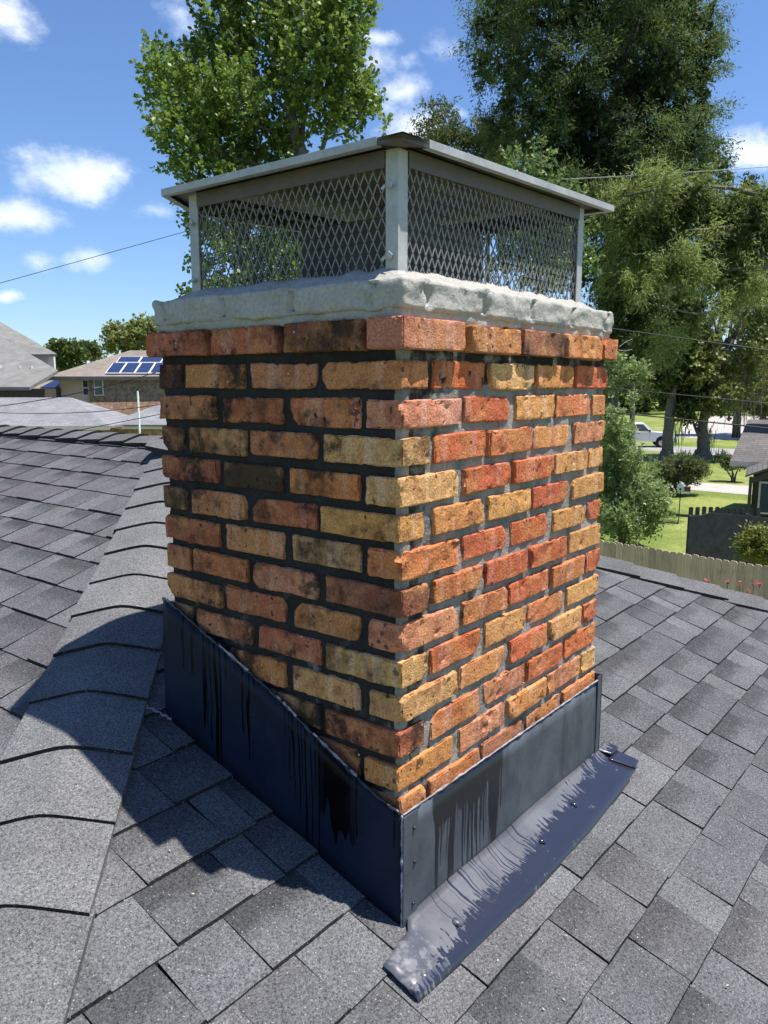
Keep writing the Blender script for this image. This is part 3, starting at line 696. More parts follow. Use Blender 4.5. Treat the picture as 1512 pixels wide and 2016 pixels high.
# apron along the foot of the front face
def pa(x, y, h): return (x, y, zB(x, y)+h)
at_ = [(-.116, -.047), (-.012, -.032), (.004, -.013), (.30, -.014), (.60, -.014), (.90, -.013), (.94, -.012)]
ab = [(-.118, -.126), (-.01, -.131), (.05, -.134), (.30, -.141), (.60, -.139), (.90, -.124), (.98, -.116)]
AT = lerp_pts(at_, 44); AB_ = lerp_pts(ab, 44)
def aplace(u, y, w):
    t = (-.013-y)/.125
    h = .0155+(.010*max(0, 1-t*5) if u > .0 else 0)-.003*t+w+(.0075*mn.noise(Vector((u*34, y*34, 3))) if u < .0 else 0)
    if t > .93: h -= .006
    return pa(u, y, h)
apron = sheet((AT, AB_), lambda u, y, w: aplace(u, y, w), .003, 'apron', MT['fapron'], wob=.005, seed=8)
e1 = lerp_pts([(.942, -.050), (1.012, -.046)], 8); e2 = lerp_pts([(.982, -.118), (1.03, -.108)], 8)
sheet((e1, e2), lambda u, y, w: pa(u, y, .014+w), .003, 'apron_end', MT['fapron'], wob=.006, seed=15)
e1 = lerp_pts([(.945, -.012), (1.005, -.010)], 6); e2 = lerp_pts([(.965, -.052), (1.018, -.050)], 6)
sheet((e1, e2), lambda u, y, w: pa(u, y, .024+w), .003, 'apron_tab', MT['fapron'], wob=.005, seed=19)
m = MB()                                                           # turned-down drip hem of the apron
hem = lerp_pts([(-.117, -.126), (.05, -.134), (.30, -.141), (.60, -.139), (.92, -.122)], 24)
vs, fs = [], []
for i, (x, y) in enumerate(hem):
    for (dy, h) in ((.014, .0215), (.000, .0165), (-.004, .004)): vs.append(pa(x, y+dy, h+mn.noise(Vector((x*20, 1, 1)))*.0015))
for i in range(len(hem)-1):
    for q in range(2): fs.append((i*3+q, (i+1)*3+q, (i+1)*3+q+1, i*3+q+1)[::-1])
mesh_obj('drip_hem', vs, fs, MT['fapron'], chim, True)
# sealant: beads and dabs
def bead(pts, r, name, mat, sd, gap=.25):
    m = MB(); run = []; rad = []
    for i, p in enumerate(pts):
        k = mn.noise(Vector((i*.35, sd, 1)))
        run.append(Vector(p)+Vector((mn.noise(Vector((i*.6, sd, 4)))*r*.5, mn.noise(Vector((i*.6, sd, 6)))*r*.5, mn.noise(Vector((i*.5, sd, 9)))*r*.7))); rad.append(max(r*.12, r*(.62+.75*k)))
    m.tube(run, rad, 6); return m.build(name, mat, chim, True)
bead([(-.014, a, b+.002) for a, b in lerp_pts(LT, 90)], .0055, 'sealant_bead', MT['seal_dark'], 3)
bead([(a, -.016, b+.002) for a, b in lerp_pts([(-.012, -.036), (.93, -.041)], 90)], .0032, 'sealant_bead', MT['seal'], 5)
for (a, b) in ((.10, .22), (.27, .33), (.42, .52), (.70, .725)):
    bead([(-.015, y, float(np.interp(y, [p[0] for p in LT], [p[1] for p in LT]))+.006) for y in np.linspace(a, b, 22)], .0035, 'sealant_smear', MT['seal'], a*70)
bead([(-.0135, -.014, z) for z in np.linspace(-.035, -.28, 40)], .0035, 'sealant_bead', MT['seal'], 8)
dr = random.Random(9)
def dab(c, r, mat, name='sealant_dab'):
    vs, fs = [], []; n = 10
    for ring, (k, h) in enumerate(((1, 0), (.8, .3), (.4, .48))):
        for i in range(n):
            w = 2*PI*i/n; rr = r*k*(1+.35*mn.noise(Vector((math.cos(w)*2+c[0]*40, math.sin(w)*2+c[1]*40, 1)))); vs.append((c[0]+rr*math.cos(w), c[1]+rr*math.sin(w), c[2]+h*r+S*rr*math.sin(w)))
    for q in range(2):
        for i in range(n): fs.append((q*n+i, q*n+(i+1) % n, (q+1)*n+(i+1) % n, (q+1)*n+i))
    fs.append(tuple(2*n+i for i in range(n)))
    return mesh_obj(name, vs, fs, mat, chim, True)
for x, y, r in ((.085, -.085, .011), (.46, -.085, .009), (.66, -.075, .010), (-.07, -.112, .011)):
    dab((x, y, zB(x, y)+.016), r, MT['fapron'])
for x, z in ((.02, -.075), (.022, -.15), (.018, -.24)):
    MB().tube([(x, -.0185, z), (x, -.0225, z)], [.004, .0028], 8).build('nail_head', MT['seal_dark'], chim, True)
bead([(-.036+.0022*i+.004*math.sin(i*2.1), .80-.0065*i, zB(0, .80-.0065*i)+.008) for i in range(14)], .0055, 'sealant_smear', MT['seal'], 21)

# ------------------------------------------------------------------ chimney cap (spark arrestor)
cap = thing('chimney_cap', 'galvanised metal chimney cap with diamond mesh sides and low hipped lid', 'chimney cap', ((CX0+CX1)/2, (CY0+CY1)/2, .99))
ZB_, ZT = .985, 1.2245
def ztop(x): return ZT+.022*(x-CX0)/(CX1-CX0)
LW, TK = .029, .003
for (x, y, sx, sy) in ((CX0, CY0, 1, 1), (CX0, CY1, 1, -1), (CX1, CY0, -1, 1), (CX1, CY1, -1, -1)):
    m = MB(); zt = ztop(x)
    m.box((x, y, ZB_), (LW*sx, 0, 0), (0, TK*sy, 0), (0, 0, zt-ZB_))
    m.box((x, y+TK*sy, ZB_), (TK*sx, 0, 0), (0, (LW-TK)*sy, 0), (0, 0, zt-ZB_))
    post = m.build('post', MT['galv'], cap)
    for z in (1.16, 1.035):
        for q in ((0, 1) if True else ()):
            cx_, cy_ = (x-.002*sx, y+LW*.55*sy)
            if q == 0:
                b = MB(); b.tube([(cx_, cy_, z), (cx_-.010*sx, cy_, z)], .0045, 6); b.box((cx_-.010*sx, cy_-.010, z-.002), (.003*-sx, 0, 0), (0, .008, .007), (0, -.003, .004)); b.box((cx_-.010*sx, cy_+.002, z-.002), (.003*-sx, 0, 0), (0, .008, -.006), (0, .003, .004))
                b.build('wing_nut', MT['galv'], post)
RH = .030
for (a, b, nrm) in (((CX0, CY0), (CX1, CY0), (0, 1)), ((CX0, CY1), (CX1, CY1), (0, -1)), ((CX0, CY0), (CX0, CY1), (1, 0)), ((CX1, CY0), (CX1, CY1), (-1, 0))):
    m = MB(); A_ = Vector((a[0], a[1], 0)); B_ = Vector((b[0], b[1], 0)); dv = (B_-A_).normalized(); nv = Vector((nrm[0], nrm[1], 0))
    p = A_+dv*.0305-nv*.0028; q = B_-dv*.0305-nv*.0028
    z0, z1 = ztop(p.x), ztop(q.x)
    m.extrude([(p.x, p.y, z0-RH), (q.x, q.y, z1-RH), (q.x, q.y, z1+.004), (p.x, p.y, z0+.004)], nv*.0025)
    m.extrude([(p.x, p.y, z0+.001), (q.x, q.y, z1+.001), (q.x, q.y, z1+.004), (p.x, p.y, z0+.004)], nv*.028)
    m.build('top_rail', MT['galv_shade'], cap)
    # expanded metal
    e = MB(); dw, dh = .0212, .0415; L = (B_-A_).length; nc = int(L/dw); sw, st = .0009, .0010
    zl, zh = ZB_+.008, None
    off = nv*.0045
    rows = int((ZT+.02-ZB_)/dh*2)+1
    for r in range(rows):
        za, zb = ZB_+r*dh/2, ZB_+(r+1)*dh/2
        for i in range(nc*2+1):
            u0, u1 = (i*.5+(.0))*dw, (i*.5+.5)*dw
            if (i+r) % 2: u0, u1 = u1, u0
            if max(u0, u1) > L-.004 or min(u0, u1) < .004: continue
            P0 = A_+dv*u0+off; P1 = A_+dv*u1+off
            if max(za, zb) > min(ztop(P0.x), ztop(P1.x))-.004: continue
            s_ = dv*sw*1.15; d0 = Vector((P0.x, P0.y, za)); d1 = Vector((P1.x, P1.y, zb)); t_ = nv*st*2
            kk = .6 if True else 0
            e.box(d0-s_, s_*2, t_, (d1-d0))
    e.build('mesh_screen', MT['galv_mesh'], cap)
# lid
ov = .042
lx0, lx1, ly0, ly1 = CX0-ov, .922, CY0-ov, .815
def zl(x, y): return 1.2215+.028*(x-lx0)/(lx1-lx0)
hx = (ly1-ly0)/2
ra, rb_ = (lx0+hx, (ly0+ly1)/2), (lx1-hx, (ly0+ly1)/2)
m = MB(); cor = [(lx0, ly0), (lx1, ly0), (lx1, ly1), (lx0+.20, ly1), (lx0, .682)]
def L3(p, dz): return (p[0], p[1], zl(*p)+dz)
T = .013
RA, RB = (ra[0], ra[1], zl(*ra)+.062), (rb_[0], rb_[1], zl(*rb_)+.062)
for (a, b, apex) in ((cor[0], cor[1], (RB, RA)), (cor[1], cor[2], (RB,)), (cor[2], cor[3], (RA, RB)), (cor[3], cor[4], (RA,)), (cor[4], cor[0], (RA,))):
    m.quad(L3(a, T), L3(b, T), *apex)
    m.quad(*[tuple(Vector(p)-Vector((0, 0, .004))) for p in (L3(a, T), L3(b, T), *apex)][::-1])
lid = m.build('lid', MT['galv_shade'], cap)
# folded edge strips, stopping short of the mitred near corner
def strip(a, b, t0, t1, nrm):
    A_, B_ = Vector(L3(a, 0)), Vector(L3(b, 0)); p, q = A_.lerp(B_, t0), A_.lerp(B_, t1); n3 = Vector((nrm[0], nrm[1], 0))
    m = MB(); h = Vector((0, 0, T+.0015))
    m.extrude([p+n3*.0015, q+n3*.0015, q+n3*.0015+h, p+n3*.0015+h], -n3*.003)
    m.extrude([p-n3*.0016, q-n3*.0016, q-n3*.014, p-n3*.014], Vector((0, 0, .0016)))
    m.build('lid_hem', MT['galv'], lid)
strip(cor[0], cor[1], .085, 1.0, (0, -1)); strip(cor[0], cor[4], .085, 1.0, (-1, 0)); strip(cor[1], cor[2], 0.004, .996, (1, 0)); strip(cor[3], cor[2], 0.004, .996, (0, 1)); strip(cor[4], cor[3], .02, .98, (-.554, .832))
c0 = Vector(L3(cor[0], 0)); cA = Vector(L3(cor[0], 0)).lerp(Vector(L3(cor[1], 0)), .0855); cB = Vector(L3(cor[0], 0)).lerp(Vector(L3(cor[4], 0)), .0855)
m = MB(); up = Vector((0, 0, T)); m.quad(cB, c0+Vector((.012, .012, .004)), c0+Vector((.012, .012, T+.004)), cB+up); m.quad(c0+Vector((.012, .012, .004)), cA, cA+up, c0+Vector((.012, .012, T+.004)))
m.quad(cB, cA, c0+Vector((.012, .012, .004))); m.quad(cB+up, c0+Vector((.012, .012, T+.004)), cA+up)
m.build('lid_corner', MT['galv_shade'], lid)
# support angles under the lid
for y in (CY0+.045, CY1-.045): MB().abox(CX0+.032, CX1-.032, y-.012, y+.012, ZT-.012, ZT-.009).build('lid_brace', MT['galv_shade'], cap)

# ================================================================== surroundings
def gz(p, z=GZ): return Vector((p.x, p.y, z))
def ground_poly(name, px, mat, z, kind='structure'):
    pts = [gz(on_ground(x, y), GZ+z) for x, y in px]
    m = MB(); m.quad(*pts)
    o = m.build(name, mat); n = o.data.polygons[0].normal
    if n.z < 0: o.data.flip_normals()
    return tag(o, kind=kind)
g = MB(); n = 24; ext = 900
m = MB(); m.quad((-ext, -ext, GZ), (ext, -ext, GZ), (ext, ext, GZ), (-ext, ext, GZ)); tag(m.build('ground', MT['grass']), kind='structure')
ground_poly('driveway', [(1200, 938), (1360, 949), (1477, 957), (1750, 976), (1750, 996), (1477, 975), (1346, 964), (1200, 952)], MT['concrete'], .012)
ground_poly('street', [(900, 862), (1281, 877), (1441, 884), (1800, 900), (1800, 916), (1435, 898), (1281, 888), (900, 870)], MT['asphalt'], .012)
ground_poly('concrete_lot', [(1335, 861), (1452, 866), (1600, 868), (1600, 826), (1490, 817), (1408, 819), (1346, 838)], MT['concrete'], .012)

# --- foliage
LR = np.random.default_rng(21)
def unit(n):
    v = LR.normal(size=(n, 3)); return v/np.linalg.norm(v, axis=1, keepdims=True)
def foliage(name, blobs, n_leaf, ll, lw, parent, mat, c0, c1, per=14, twig=.4, up=.5, droop=0.0, shell=.45, flat=.5, jit=.25):
    "many leaf-sized faces set on short twigs spread through the crown's volume"
    C_ = np.array([b[0] for b in blobs]); R3 = np.array([(b[1],)*3 if np.isscalar(b[1]) else b[1] for b in blobs], dtype=float)
    w = (R3.prod(axis=1))**(2/3); w /= w.sum(); nt_ = max(1, n_leaf//per)
    k = LR.choice(len(blobs), size=nt_, p=w); d = unit(nt_); rad = LR.random(nt_)**shell
    base = C_[k]+d*R3[k]*rad[:, None]
    td = d*.7+np.array([0, 0, up])+unit(nt_)*.7+np.array([0, 0, -droop]); td /= np.linalg.norm(td, axis=1, keepdims=True)
    tl = twig*LR.uniform(.5, 1.3, nt_); shade = LR.random(nt_)
    i = np.repeat(np.arange(nt_), per); t = LR.random(len(i))
    p = base[i]+td[i]*(tl[i]*t)[:, None]+unit(len(i))*(ll*jit*3*LR.random(len(i)))[:, None]
    ax = td[i]*.5+unit(len(i))*.8+np.array([0, 0, -droop]); ax /= np.linalg.norm(ax, axis=1, keepdims=True)
    nr = unit(len(i))+np.array([0, 0, flat*2.0]); sd_ = np.cross(ax, nr); sd_ /= np.maximum(np.linalg.norm(sd_, axis=1, keepdims=True), 1e-6)
    L = ll*LR.uniform(.6, 1.25, len(i)); W = lw*LR.uniform(.6, 1.2, len(i))
    nn = np.cross(sd_, ax)
    v = np.empty((len(i), 4, 3)); v[:, 0] = p; v[:, 1] = p+ax*(L*.5)[:, None]+sd_*(W*.5)[:, None]+nn*(W*.12)[:, None]; v[:, 2] = p+ax*L[:, None]; v[:, 3] = p+ax*(L*.5)[:, None]-sd_*(W*.5)[:, None]+nn*(W*.12)[:, None]
    off = np.zeros(3); q = parent
    while q is not None: off += np.array(q.location); q = q.parent
    v = (v-off).reshape(-1, 3); me = bpy.data.meshes.new(name); nf = len(i)
    me.vertices.add(len(v)); me.vertices.foreach_set('co', v.astype(np.float32).ravel())
    me.loops.add(nf*4); me.loops.foreach_set('vertex_index', np.arange(nf*4, dtype=np.int32))
    me.polygons.add(nf); me.polygons.foreach_set('loop_start', np.arange(0, nf*4, 4, dtype=np.int32))
    me.update(); me.validate()
    me.materials.append(mat); o = bpy.data.objects.new(name, me); link(o, parent)
    f = np.clip(shade[i]*.65+LR.random(nf)*.35, 0, 1)[:, None]
    paint(o, np.concatenate([np.array(c0)*(1-f)+np.array(c1)*f, np.ones((nf, 1))], 1)); return o
def pxb(lst, d, depth, k=1.0, sub=1):
    out = []
    for x, y, r in lst:
        for _ in range(sub):
            dd = d+LR.uniform(-depth, depth); out.append((np.array(at(x, y, dd)), r*k/FPX*dd))
    return out
def limb_tube(m, pts, r0, r1, n=7):
    pts = [Vector(p) for p in pts]; fine = []
    for a, b in zip(pts[:-1], pts[1:]):
        for t in (0, .33, .66): fine.append(a.lerp(b, t)+Vector([mn.noise((a.lerp(b, t))*1.3+Vector((q, 0, 0)))*r0*.5 for q in (1, 2, 3)])*(0 if t == 0 else 1))
    fine.append(pts[-1]); k = len(fine)
    m.tube(fine, [r0+(r1-r0)*(i/(k-1))**.8 for i in range(k)], n); return m

# --- broadleaf tree behind the chimney, left
D = 22.0
base = gz(at(600, 900, D)); maple = thing('maple_tree', 'tall bright green broadleaf tree rising behind the chimney cap on the left', 'tree', base)
mb = MB(); limb_tube(mb, [base, at(596, 560, D), at(592, 300, D), at(580, 255, D), at(560, 150, D), at(550, 0, D), at(545, -140, D)], .30, .04)
mb.build('trunk', MT['bark'], maple, True)
mb = MB()
for pts, r in (([(592, 300), (602, 220), (625, 120), (640, 20)], .10), ([(596, 420), (640, 275), (650, 230), (668, 180), (690, 90)], .09), ([(590, 285), (545, 262), (470, 235), (400, 190), (330, 150)], .07),
               ([(594, 380), (520, 330), (430, 300), (360, 260)], .08), ([(640, 275), (680, 262), (710, 240)], .04), ([(575, 230), (500, 150), (450, 60)], .07), ([(596, 520), (500, 480), (420, 450), (370, 520)], .07), ([(590, 290), (575, 200), (520, 60)], .06)):
    limb_tube(mb, [at(x, y, D+(i*.35 if i % 2 else -i*.25)) for i, (x, y) in enumerate(pts)], r, .015)
mb.build('limb', MT['bark'], maple, True)
MP = [(450, -60, 75), (540, -110, 80), (620, -60, 80), (680, 5, 45), (430, 30, 55), (520, 10, 80), (600, 40, 85), (660, 70, 60), (440, 110, 60), (520, 110, 80), (610, 130, 75), (670, 150, 50), (315, 110, 32), (330, 160, 48), (350, 205, 50),
      (395, 150, 50), (400, 220, 60), (465, 200, 65), (540, 210, 60), (620, 215, 50), (690, 195, 42), (715, 225, 36), (660, 250, 30), (330, 250, 32), (375, 280, 50), (440, 280, 62), (520, 285, 60), (570, 320, 45), (345, 330, 18), (400, 345, 60), (480, 350, 60), (560, 400, 60),
      (372, 395, 14), (430, 430, 60), (510, 460, 60), (385, 470, 12), (440, 520, 55), (530, 530, 60), (385, 530, 12), (362, 586, 11), (420, 600, 50), (500, 600, 60), (300, 190, 22), (312, 262, 22), (725, 205, 22), (745, 240, 16), (700, 60, 30), (705, 15, 26), (600, 470, 50), (600, 560, 60)]
foliage('crown', pxb(MP, D, 1.6), 62000, .135, .125, maple, MT['leaf'], (.05, .10, .022), (.22, .30, .065), per=12, twig=.42, up=.75, shell=.33, jit=.22)

# --- bald cypress, right
D = 36.0
base = gz(at(1190, 880, D)); cyp = thing('cypress_tree', 'huge feathery dark green cypress towering over the right of the chimney', 'tree', base)
mb = MB(); limb_tube(mb, [base, at(1200, 600, D), at(1215, 400, D), at(1235, 250, D), at(1245, 120, D), at(1250, -60, D), at(1252, -260, D)], .62, .08, 9); mb.build('trunk', MT['bark_dark'], cyp, True)
mb = MB()
for pts, r in (([(1240, 110), (1180, 82), (1110, 72), (1060, 30)], .20), ([(1110, 75), (1060, 95), (1000, 60)], .09), ([(1236, 230), (1150, 205), (1080, 215), (1030, 235)], .14), ([(1230, 330), (1310, 300), (1380, 290)], .14), ([(1245, 120), (1320, 80), (1390, 60)], .14), ([(1220, 360), (1120, 330), (1050, 320)], .14), ([(1250, 20), (1150, -40), (1080, -60)], .12), ([(1250, 0), (1330, -50), (1390, -70)], .12)):
    limb_tube(mb, [at(x, y, D-.6-i*.4) for i, (x, y) in enumerate(pts)], r, .03)
mb.build('limb', MT['bark'], cyp, True)
CP = [(990, -30, 60), (1070, -80, 70), (1160, -120, 80), (1260, -160, 90), (1350, -80, 70), (980, 40, 45), (960, 90, 38), (950, 130, 26), (1040, 20, 60), (1110, 20, 55), (1000, 120, 40), (1060, 120, 45), (1180, 20, 75), (1270, 30, 80), (1350, 30, 65), (1385, 70, 42), (1130, 120, 60), (1210, 120, 60), (1290, 130, 65), (1370, 130, 50),
      (1020, 180, 40), (1080, 190, 50), (1010, 215, 30), (1150, 200, 60), (1230, 210, 60), (1310, 210, 60), (1370, 200, 32), (990, 260, 40), (1060, 260, 55), (1130, 270, 65), (1210, 290, 65), (1290, 290, 60), (1360, 260, 45), (1390, 230, 22), (1400, 300, 30), (1080, 330, 50), (1160, 350, 65), (1250, 370, 65), (1330, 350, 60), (1400, 350, 40),
      (1200, 430, 60), (1120, 410, 60), (1240, 480, 50), (1200, 540, 55), (1240, 600, 55), (1210, 660, 45), (1270, 540, 45), (1060, 420, 50), (1120, 500, 55), (1270, 650, 40), (1260, 710, 36)]
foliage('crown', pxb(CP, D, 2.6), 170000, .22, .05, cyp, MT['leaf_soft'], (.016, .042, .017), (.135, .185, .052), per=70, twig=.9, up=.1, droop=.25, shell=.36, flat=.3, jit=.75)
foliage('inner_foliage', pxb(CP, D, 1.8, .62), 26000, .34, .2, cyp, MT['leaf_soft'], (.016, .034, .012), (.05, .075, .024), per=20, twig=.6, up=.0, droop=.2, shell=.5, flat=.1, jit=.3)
# sunlit lower boughs of a second cypress, nearer
D = 29.0
base = gz(at(1560, 900, D)); cy2 = thing('cypress_tree', 'yellow-green drooping cypress boughs entering from the right edge', 'tree', base)
mb = MB(); limb_tube(mb, [base, at(1560, 500, D), at(1555, 200, D+.5), at(1550, 80, D+1)], .45, .08, 9); mb.build('trunk', MT['bark_dark'], cy2, True)
mb = MB()
for pts, r in (([(1556, 440), (1470, 442), (1400, 452), (1350, 453)], .10), ([(1556, 520), (1440, 530), (1380, 550), (1320, 572)], .11), ([(1556, 600), (1430, 608), (1370, 618), (1300, 605)], .07), ([(1555, 400), (1440, 370), (1330, 365), (1230, 385)], .10), ([(1470, 440), (1420, 470)], .03)):
    limb_tube(mb, [at(x, y, D-i*.3) for i, (x, y) in enumerate(pts)], r, .025)
mb.build('limb', MT['bark'], cy2, True)
C2 = [(1235, 395, 36), (1280, 385, 42), (1330, 400, 45), (1260, 440, 42), (1200, 420, 28), (1310, 450, 42), (1370, 385, 32), (1390, 430, 40), (1440, 420, 34), (1490, 405, 34), (1510, 450, 40), (1450, 470, 36), (1380, 490, 34), (1280, 500, 34), (1330, 510, 30), (1240, 490, 28), (1220, 540, 22), (1260, 560, 24), (1480, 510, 36), (1420, 520, 26), (1360, 530, 24), (1440, 560, 24), (1400, 545, 20), (1500, 560, 26), (1370, 612, 15), (1420, 612, 16), (1310, 672, 16), (1335, 690, 14), (1440, 600, 16)]
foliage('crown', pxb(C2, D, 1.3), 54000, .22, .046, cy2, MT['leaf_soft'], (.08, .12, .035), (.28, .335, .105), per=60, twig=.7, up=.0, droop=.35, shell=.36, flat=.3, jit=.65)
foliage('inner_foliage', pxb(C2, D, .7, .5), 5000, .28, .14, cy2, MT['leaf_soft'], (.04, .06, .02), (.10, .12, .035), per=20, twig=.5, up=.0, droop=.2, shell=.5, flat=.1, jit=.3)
# --- leafy tree just beyond the roof, its shoots behind the cap
D = 13.0
base = gz(at(1060, 1000, D)); sap = thing('young_tree', 'slim young tree with glossy light leaves showing behind the cap mesh on the right', 'tree', base)
mb = MB(); limb_tube(mb, [base, at(1060, 560, D), at(1055, 440, D), at(1050, 330, D)], .07, .015)
for x, y in ((1010, 300), (1065, 300), (1100, 345), (1140, 370), (1000, 440), (1120, 450)): limb_tube(mb, [at(1058, 520, D), at((x+1058)/2+5, (y+520)/2, D), at(x, y, D-.2)], .025, .006)
mb.build('trunk', MT['bark'], sap, True)
SP = [(1015, 318, 16), (1022, 345, 20), (1060, 302, 12), (1068, 325, 18), (1072, 355, 22), (1108, 362, 13), (1110, 385, 18), (1135, 395, 14), (1030, 400, 40), (1080, 420, 45), (1010, 470, 40), (1060, 480, 45), (1110, 470, 40), (1000, 530, 35), (1060, 540, 40), (1110, 540, 35), (1150, 520, 20), (985, 420, 25)]
foliage('crown', pxb(SP, D, .45), 7000, .085, .06, sap, MT['leaf'], (.05, .10, .025), (.20, .27, .09), per=12, twig=.22, up=1.0, shell=.4, jit=.2)
# --- trees over the lid, far
D = 62.0
for nm, lab, bl in (('feathery_tree', 'small feathery tree peeking over the lid of the chimney cap', [(850, 235, 26), (870, 225, 22), (880, 262, 30), (840, 275, 24), (905, 272, 24), (870, 300, 40), (925, 292, 18)]),
                    ('dark_tree', 'dark green treetop between the cap lid and the big cypress', [(955, 262, 26), (985, 270, 22), (940, 295, 24), (975, 310, 36), (1000, 300, 24)])):
    base = gz(at(bl[0][0], 800, D)); t = thing(nm, lab, 'tree', base)
    mb = MB(); limb_tube(mb, [base, at(bl[0][0]+5, 500, D), at(bl[0][0]+8, 270, D)], .35, .05); mb.build('trunk', MT['bark_dark'], t, True)
    foliage('crown', pxb(bl+[(bl[0][0]+10, 360, 50), (bl[0][0]+20, 430, 50)], D, 1.5), 9000, .42, .12, t, MT['leaf_soft'], (.03, .05, .015), (.11, .13, .04), per=20, twig=.9, up=.3, shell=.4, flat=.1, jit=.3)

# --- two big shade trees by the street with grey trunks, moss and dark crowns
def shade_tree(lab, basepx, trunk, limbs, blobs, nl, depth, cols, moss=()):
    b = on_ground(*basepx); d = (b-CAM).dot(FWD); t = thing('shade_tree', lab, 'tree', b, None)
    mb = MB(); pts = [b]+[at(x, y, d) for x, y in trunk]; limb_tube(mb, pts, .95*trunk_r[0], trunk_r[0]*.55, 10)
    mb.tube([b+Vector((0, 0, -.2)), b+Vector((0, 0, .15)), b+Vector((0, 0, .7))], [trunk_r[0]*1.7, trunk_r[0]*1.35, trunk_r[0]*.95], 10); mb.build('trunk', MT['bark'], t, True)
    if limbs:
        mb = MB()
        for l, r in limbs: limb_tube(mb, [at(x, y, d+(i-1)*.5) for i, (x, y) in enumerate(l)], r, r*.3)
        mb.build('limb', MT['bark'], t, True)
    foliage('crown', pxb(blobs, d, depth), nl, .30, .22, t, MT['leaf'], cols[0], cols[1], per=12, twig=.6, up=.3, shell=.4, jit=.3)
    if moss:
        v, f = [], []
        for (x, y, w, h, k) in moss:
            for q in range(k):
                px_, py_ = x+LR.normal()*w*.5, y+LR.normal()*h*.25; p = at(px_, py_, d+LR.uniform(-2, 1)); ln = h/FPX*d*LR.uniform(.15, 1.0); ww = LR.uniform(.012, .05); a = LR.uniform(0, PI); e = Vector((math.cos(a), math.sin(a), 0))*ww
                bb = len(v); sway = Vector((LR.normal()*.08, LR.normal()*.08, 0)); v += [tuple(p-e), tuple(p+e), tuple(p+e*.7+sway-Vector((0, 0, ln*.6))), tuple(p+sway*1.4-Vector((0, 0, ln))), tuple(p-e*.7+sway-Vector((0, 0, ln*.6)))]; f.append(tuple(range(bb, bb+5)))
        o = mesh_obj('hanging_moss', v, f, MT['moss'], t); tag(o, kind='stuff'); cc = np.array([(.16, .155, .12, 1), (.11, .105, .08, 1), (.20, .19, .15, 1)])[LR.integers(0, 3, len(f))]; paint(o, cc)
    return t
DARK = ((.030, .056, .018), (.15, .185, .052)); MIDG = ((.06, .085, .025), (.26, .28, .09))
trunk_r = [.42]
shade_tree('grey-trunked shade tree in front of the white pickup truck', (1312, 908), [(1314, 860), (1322, 800), (1322, 720), (1330, 620)], [([(1322, 780), (1345, 720), (1370, 640)], .2), ([(1320, 760), (1300, 700), (1290, 620)], .2)],
           [(1320, 690, 42), (1300, 740, 34), (1350, 740, 36), (1340, 660, 40), (1380, 700, 34), (1290, 680, 34), (1330, 780, 26), (1370, 780, 24), (1350, 815, 14), (1335, 610, 36), (1280, 620, 34), (1310, 560, 34), (1250, 690, 24), (1240, 660, 30)], 30000, 2.5, DARK,
           [(1330, 640, 40, 60, 60), (1335, 835, 20, 40, 24), (1330, 865, 10, 30, 10)])
trunk_r = [.5]
shade_tree('moss-hung shade tree with a flared trunk forking low near the street', (1382, 906), [(1384, 870), (1382, 845), (1392, 800)],
           [([(1378, 860), (1368, 840), (1362, 815)], .16), ([(1390, 820), (1410, 780), (1425, 720), (1445, 650), (1470, 560)], .26), ([(1388, 830), (1395, 740), (1412, 660), (1425, 570)], .2), ([(1400, 800), (1430, 700), (1480, 600), (1512, 540)], .2), ([(1425, 720), (1440, 640), (1440, 560)], .14), ([(1445, 650), (1490, 600), (1530, 590)], .12), ([(1412, 660), (1400, 600), (1395, 540)], .1), ([(1400, 780), (1405, 700), (1385, 620)], .14), ([(1420, 740), (1460, 690), (1500, 650)], .12)],
           [(1380, 720, 30), (1405, 690, 26), (1430, 770, 26), (1460, 740, 30), (1490, 700, 34), (1470, 660, 26), (1500, 640, 30), (1400, 640, 22), (1440, 600, 18), (1480, 570, 24), (1510, 560, 30), (1520, 610, 26), (1390, 790, 24), (1430, 800, 18), (1370, 760, 22), (1500, 760, 34), (1360, 690, 26), (1350, 790, 22), (1405, 560, 20)], 10000, 2.5, MIDG,
           [(1430, 760, 70, 60, 90), (1490, 700, 50, 90, 90), (1400, 850, 14, 50, 20), (1455, 800, 40, 50, 40), (1395, 620, 30, 50, 20), (1330, 560, 30, 80, 40)])
trunk_r = [.4]
shade_tree('shade tree at the right edge beyond the concrete lot, dark with hanging moss', (1500, 862), [(1502, 820), (1505, 760)], [([(1505, 760), (1480, 700), (1450, 660)], .2), ([(1505, 760), (1530, 700), (1560, 640)], .2)],
           [(1490, 790, 34), (1520, 780, 40), (1470, 760, 30), (1500, 740, 40), (1540, 740, 40), (1470, 700, 34), (1520, 690, 40), (1550, 650, 50), (1490, 650, 34), (1530, 600, 44)], 17000, 3, DARK, [(1480, 790, 60, 60, 70), (1500, 730, 50, 80, 60)])
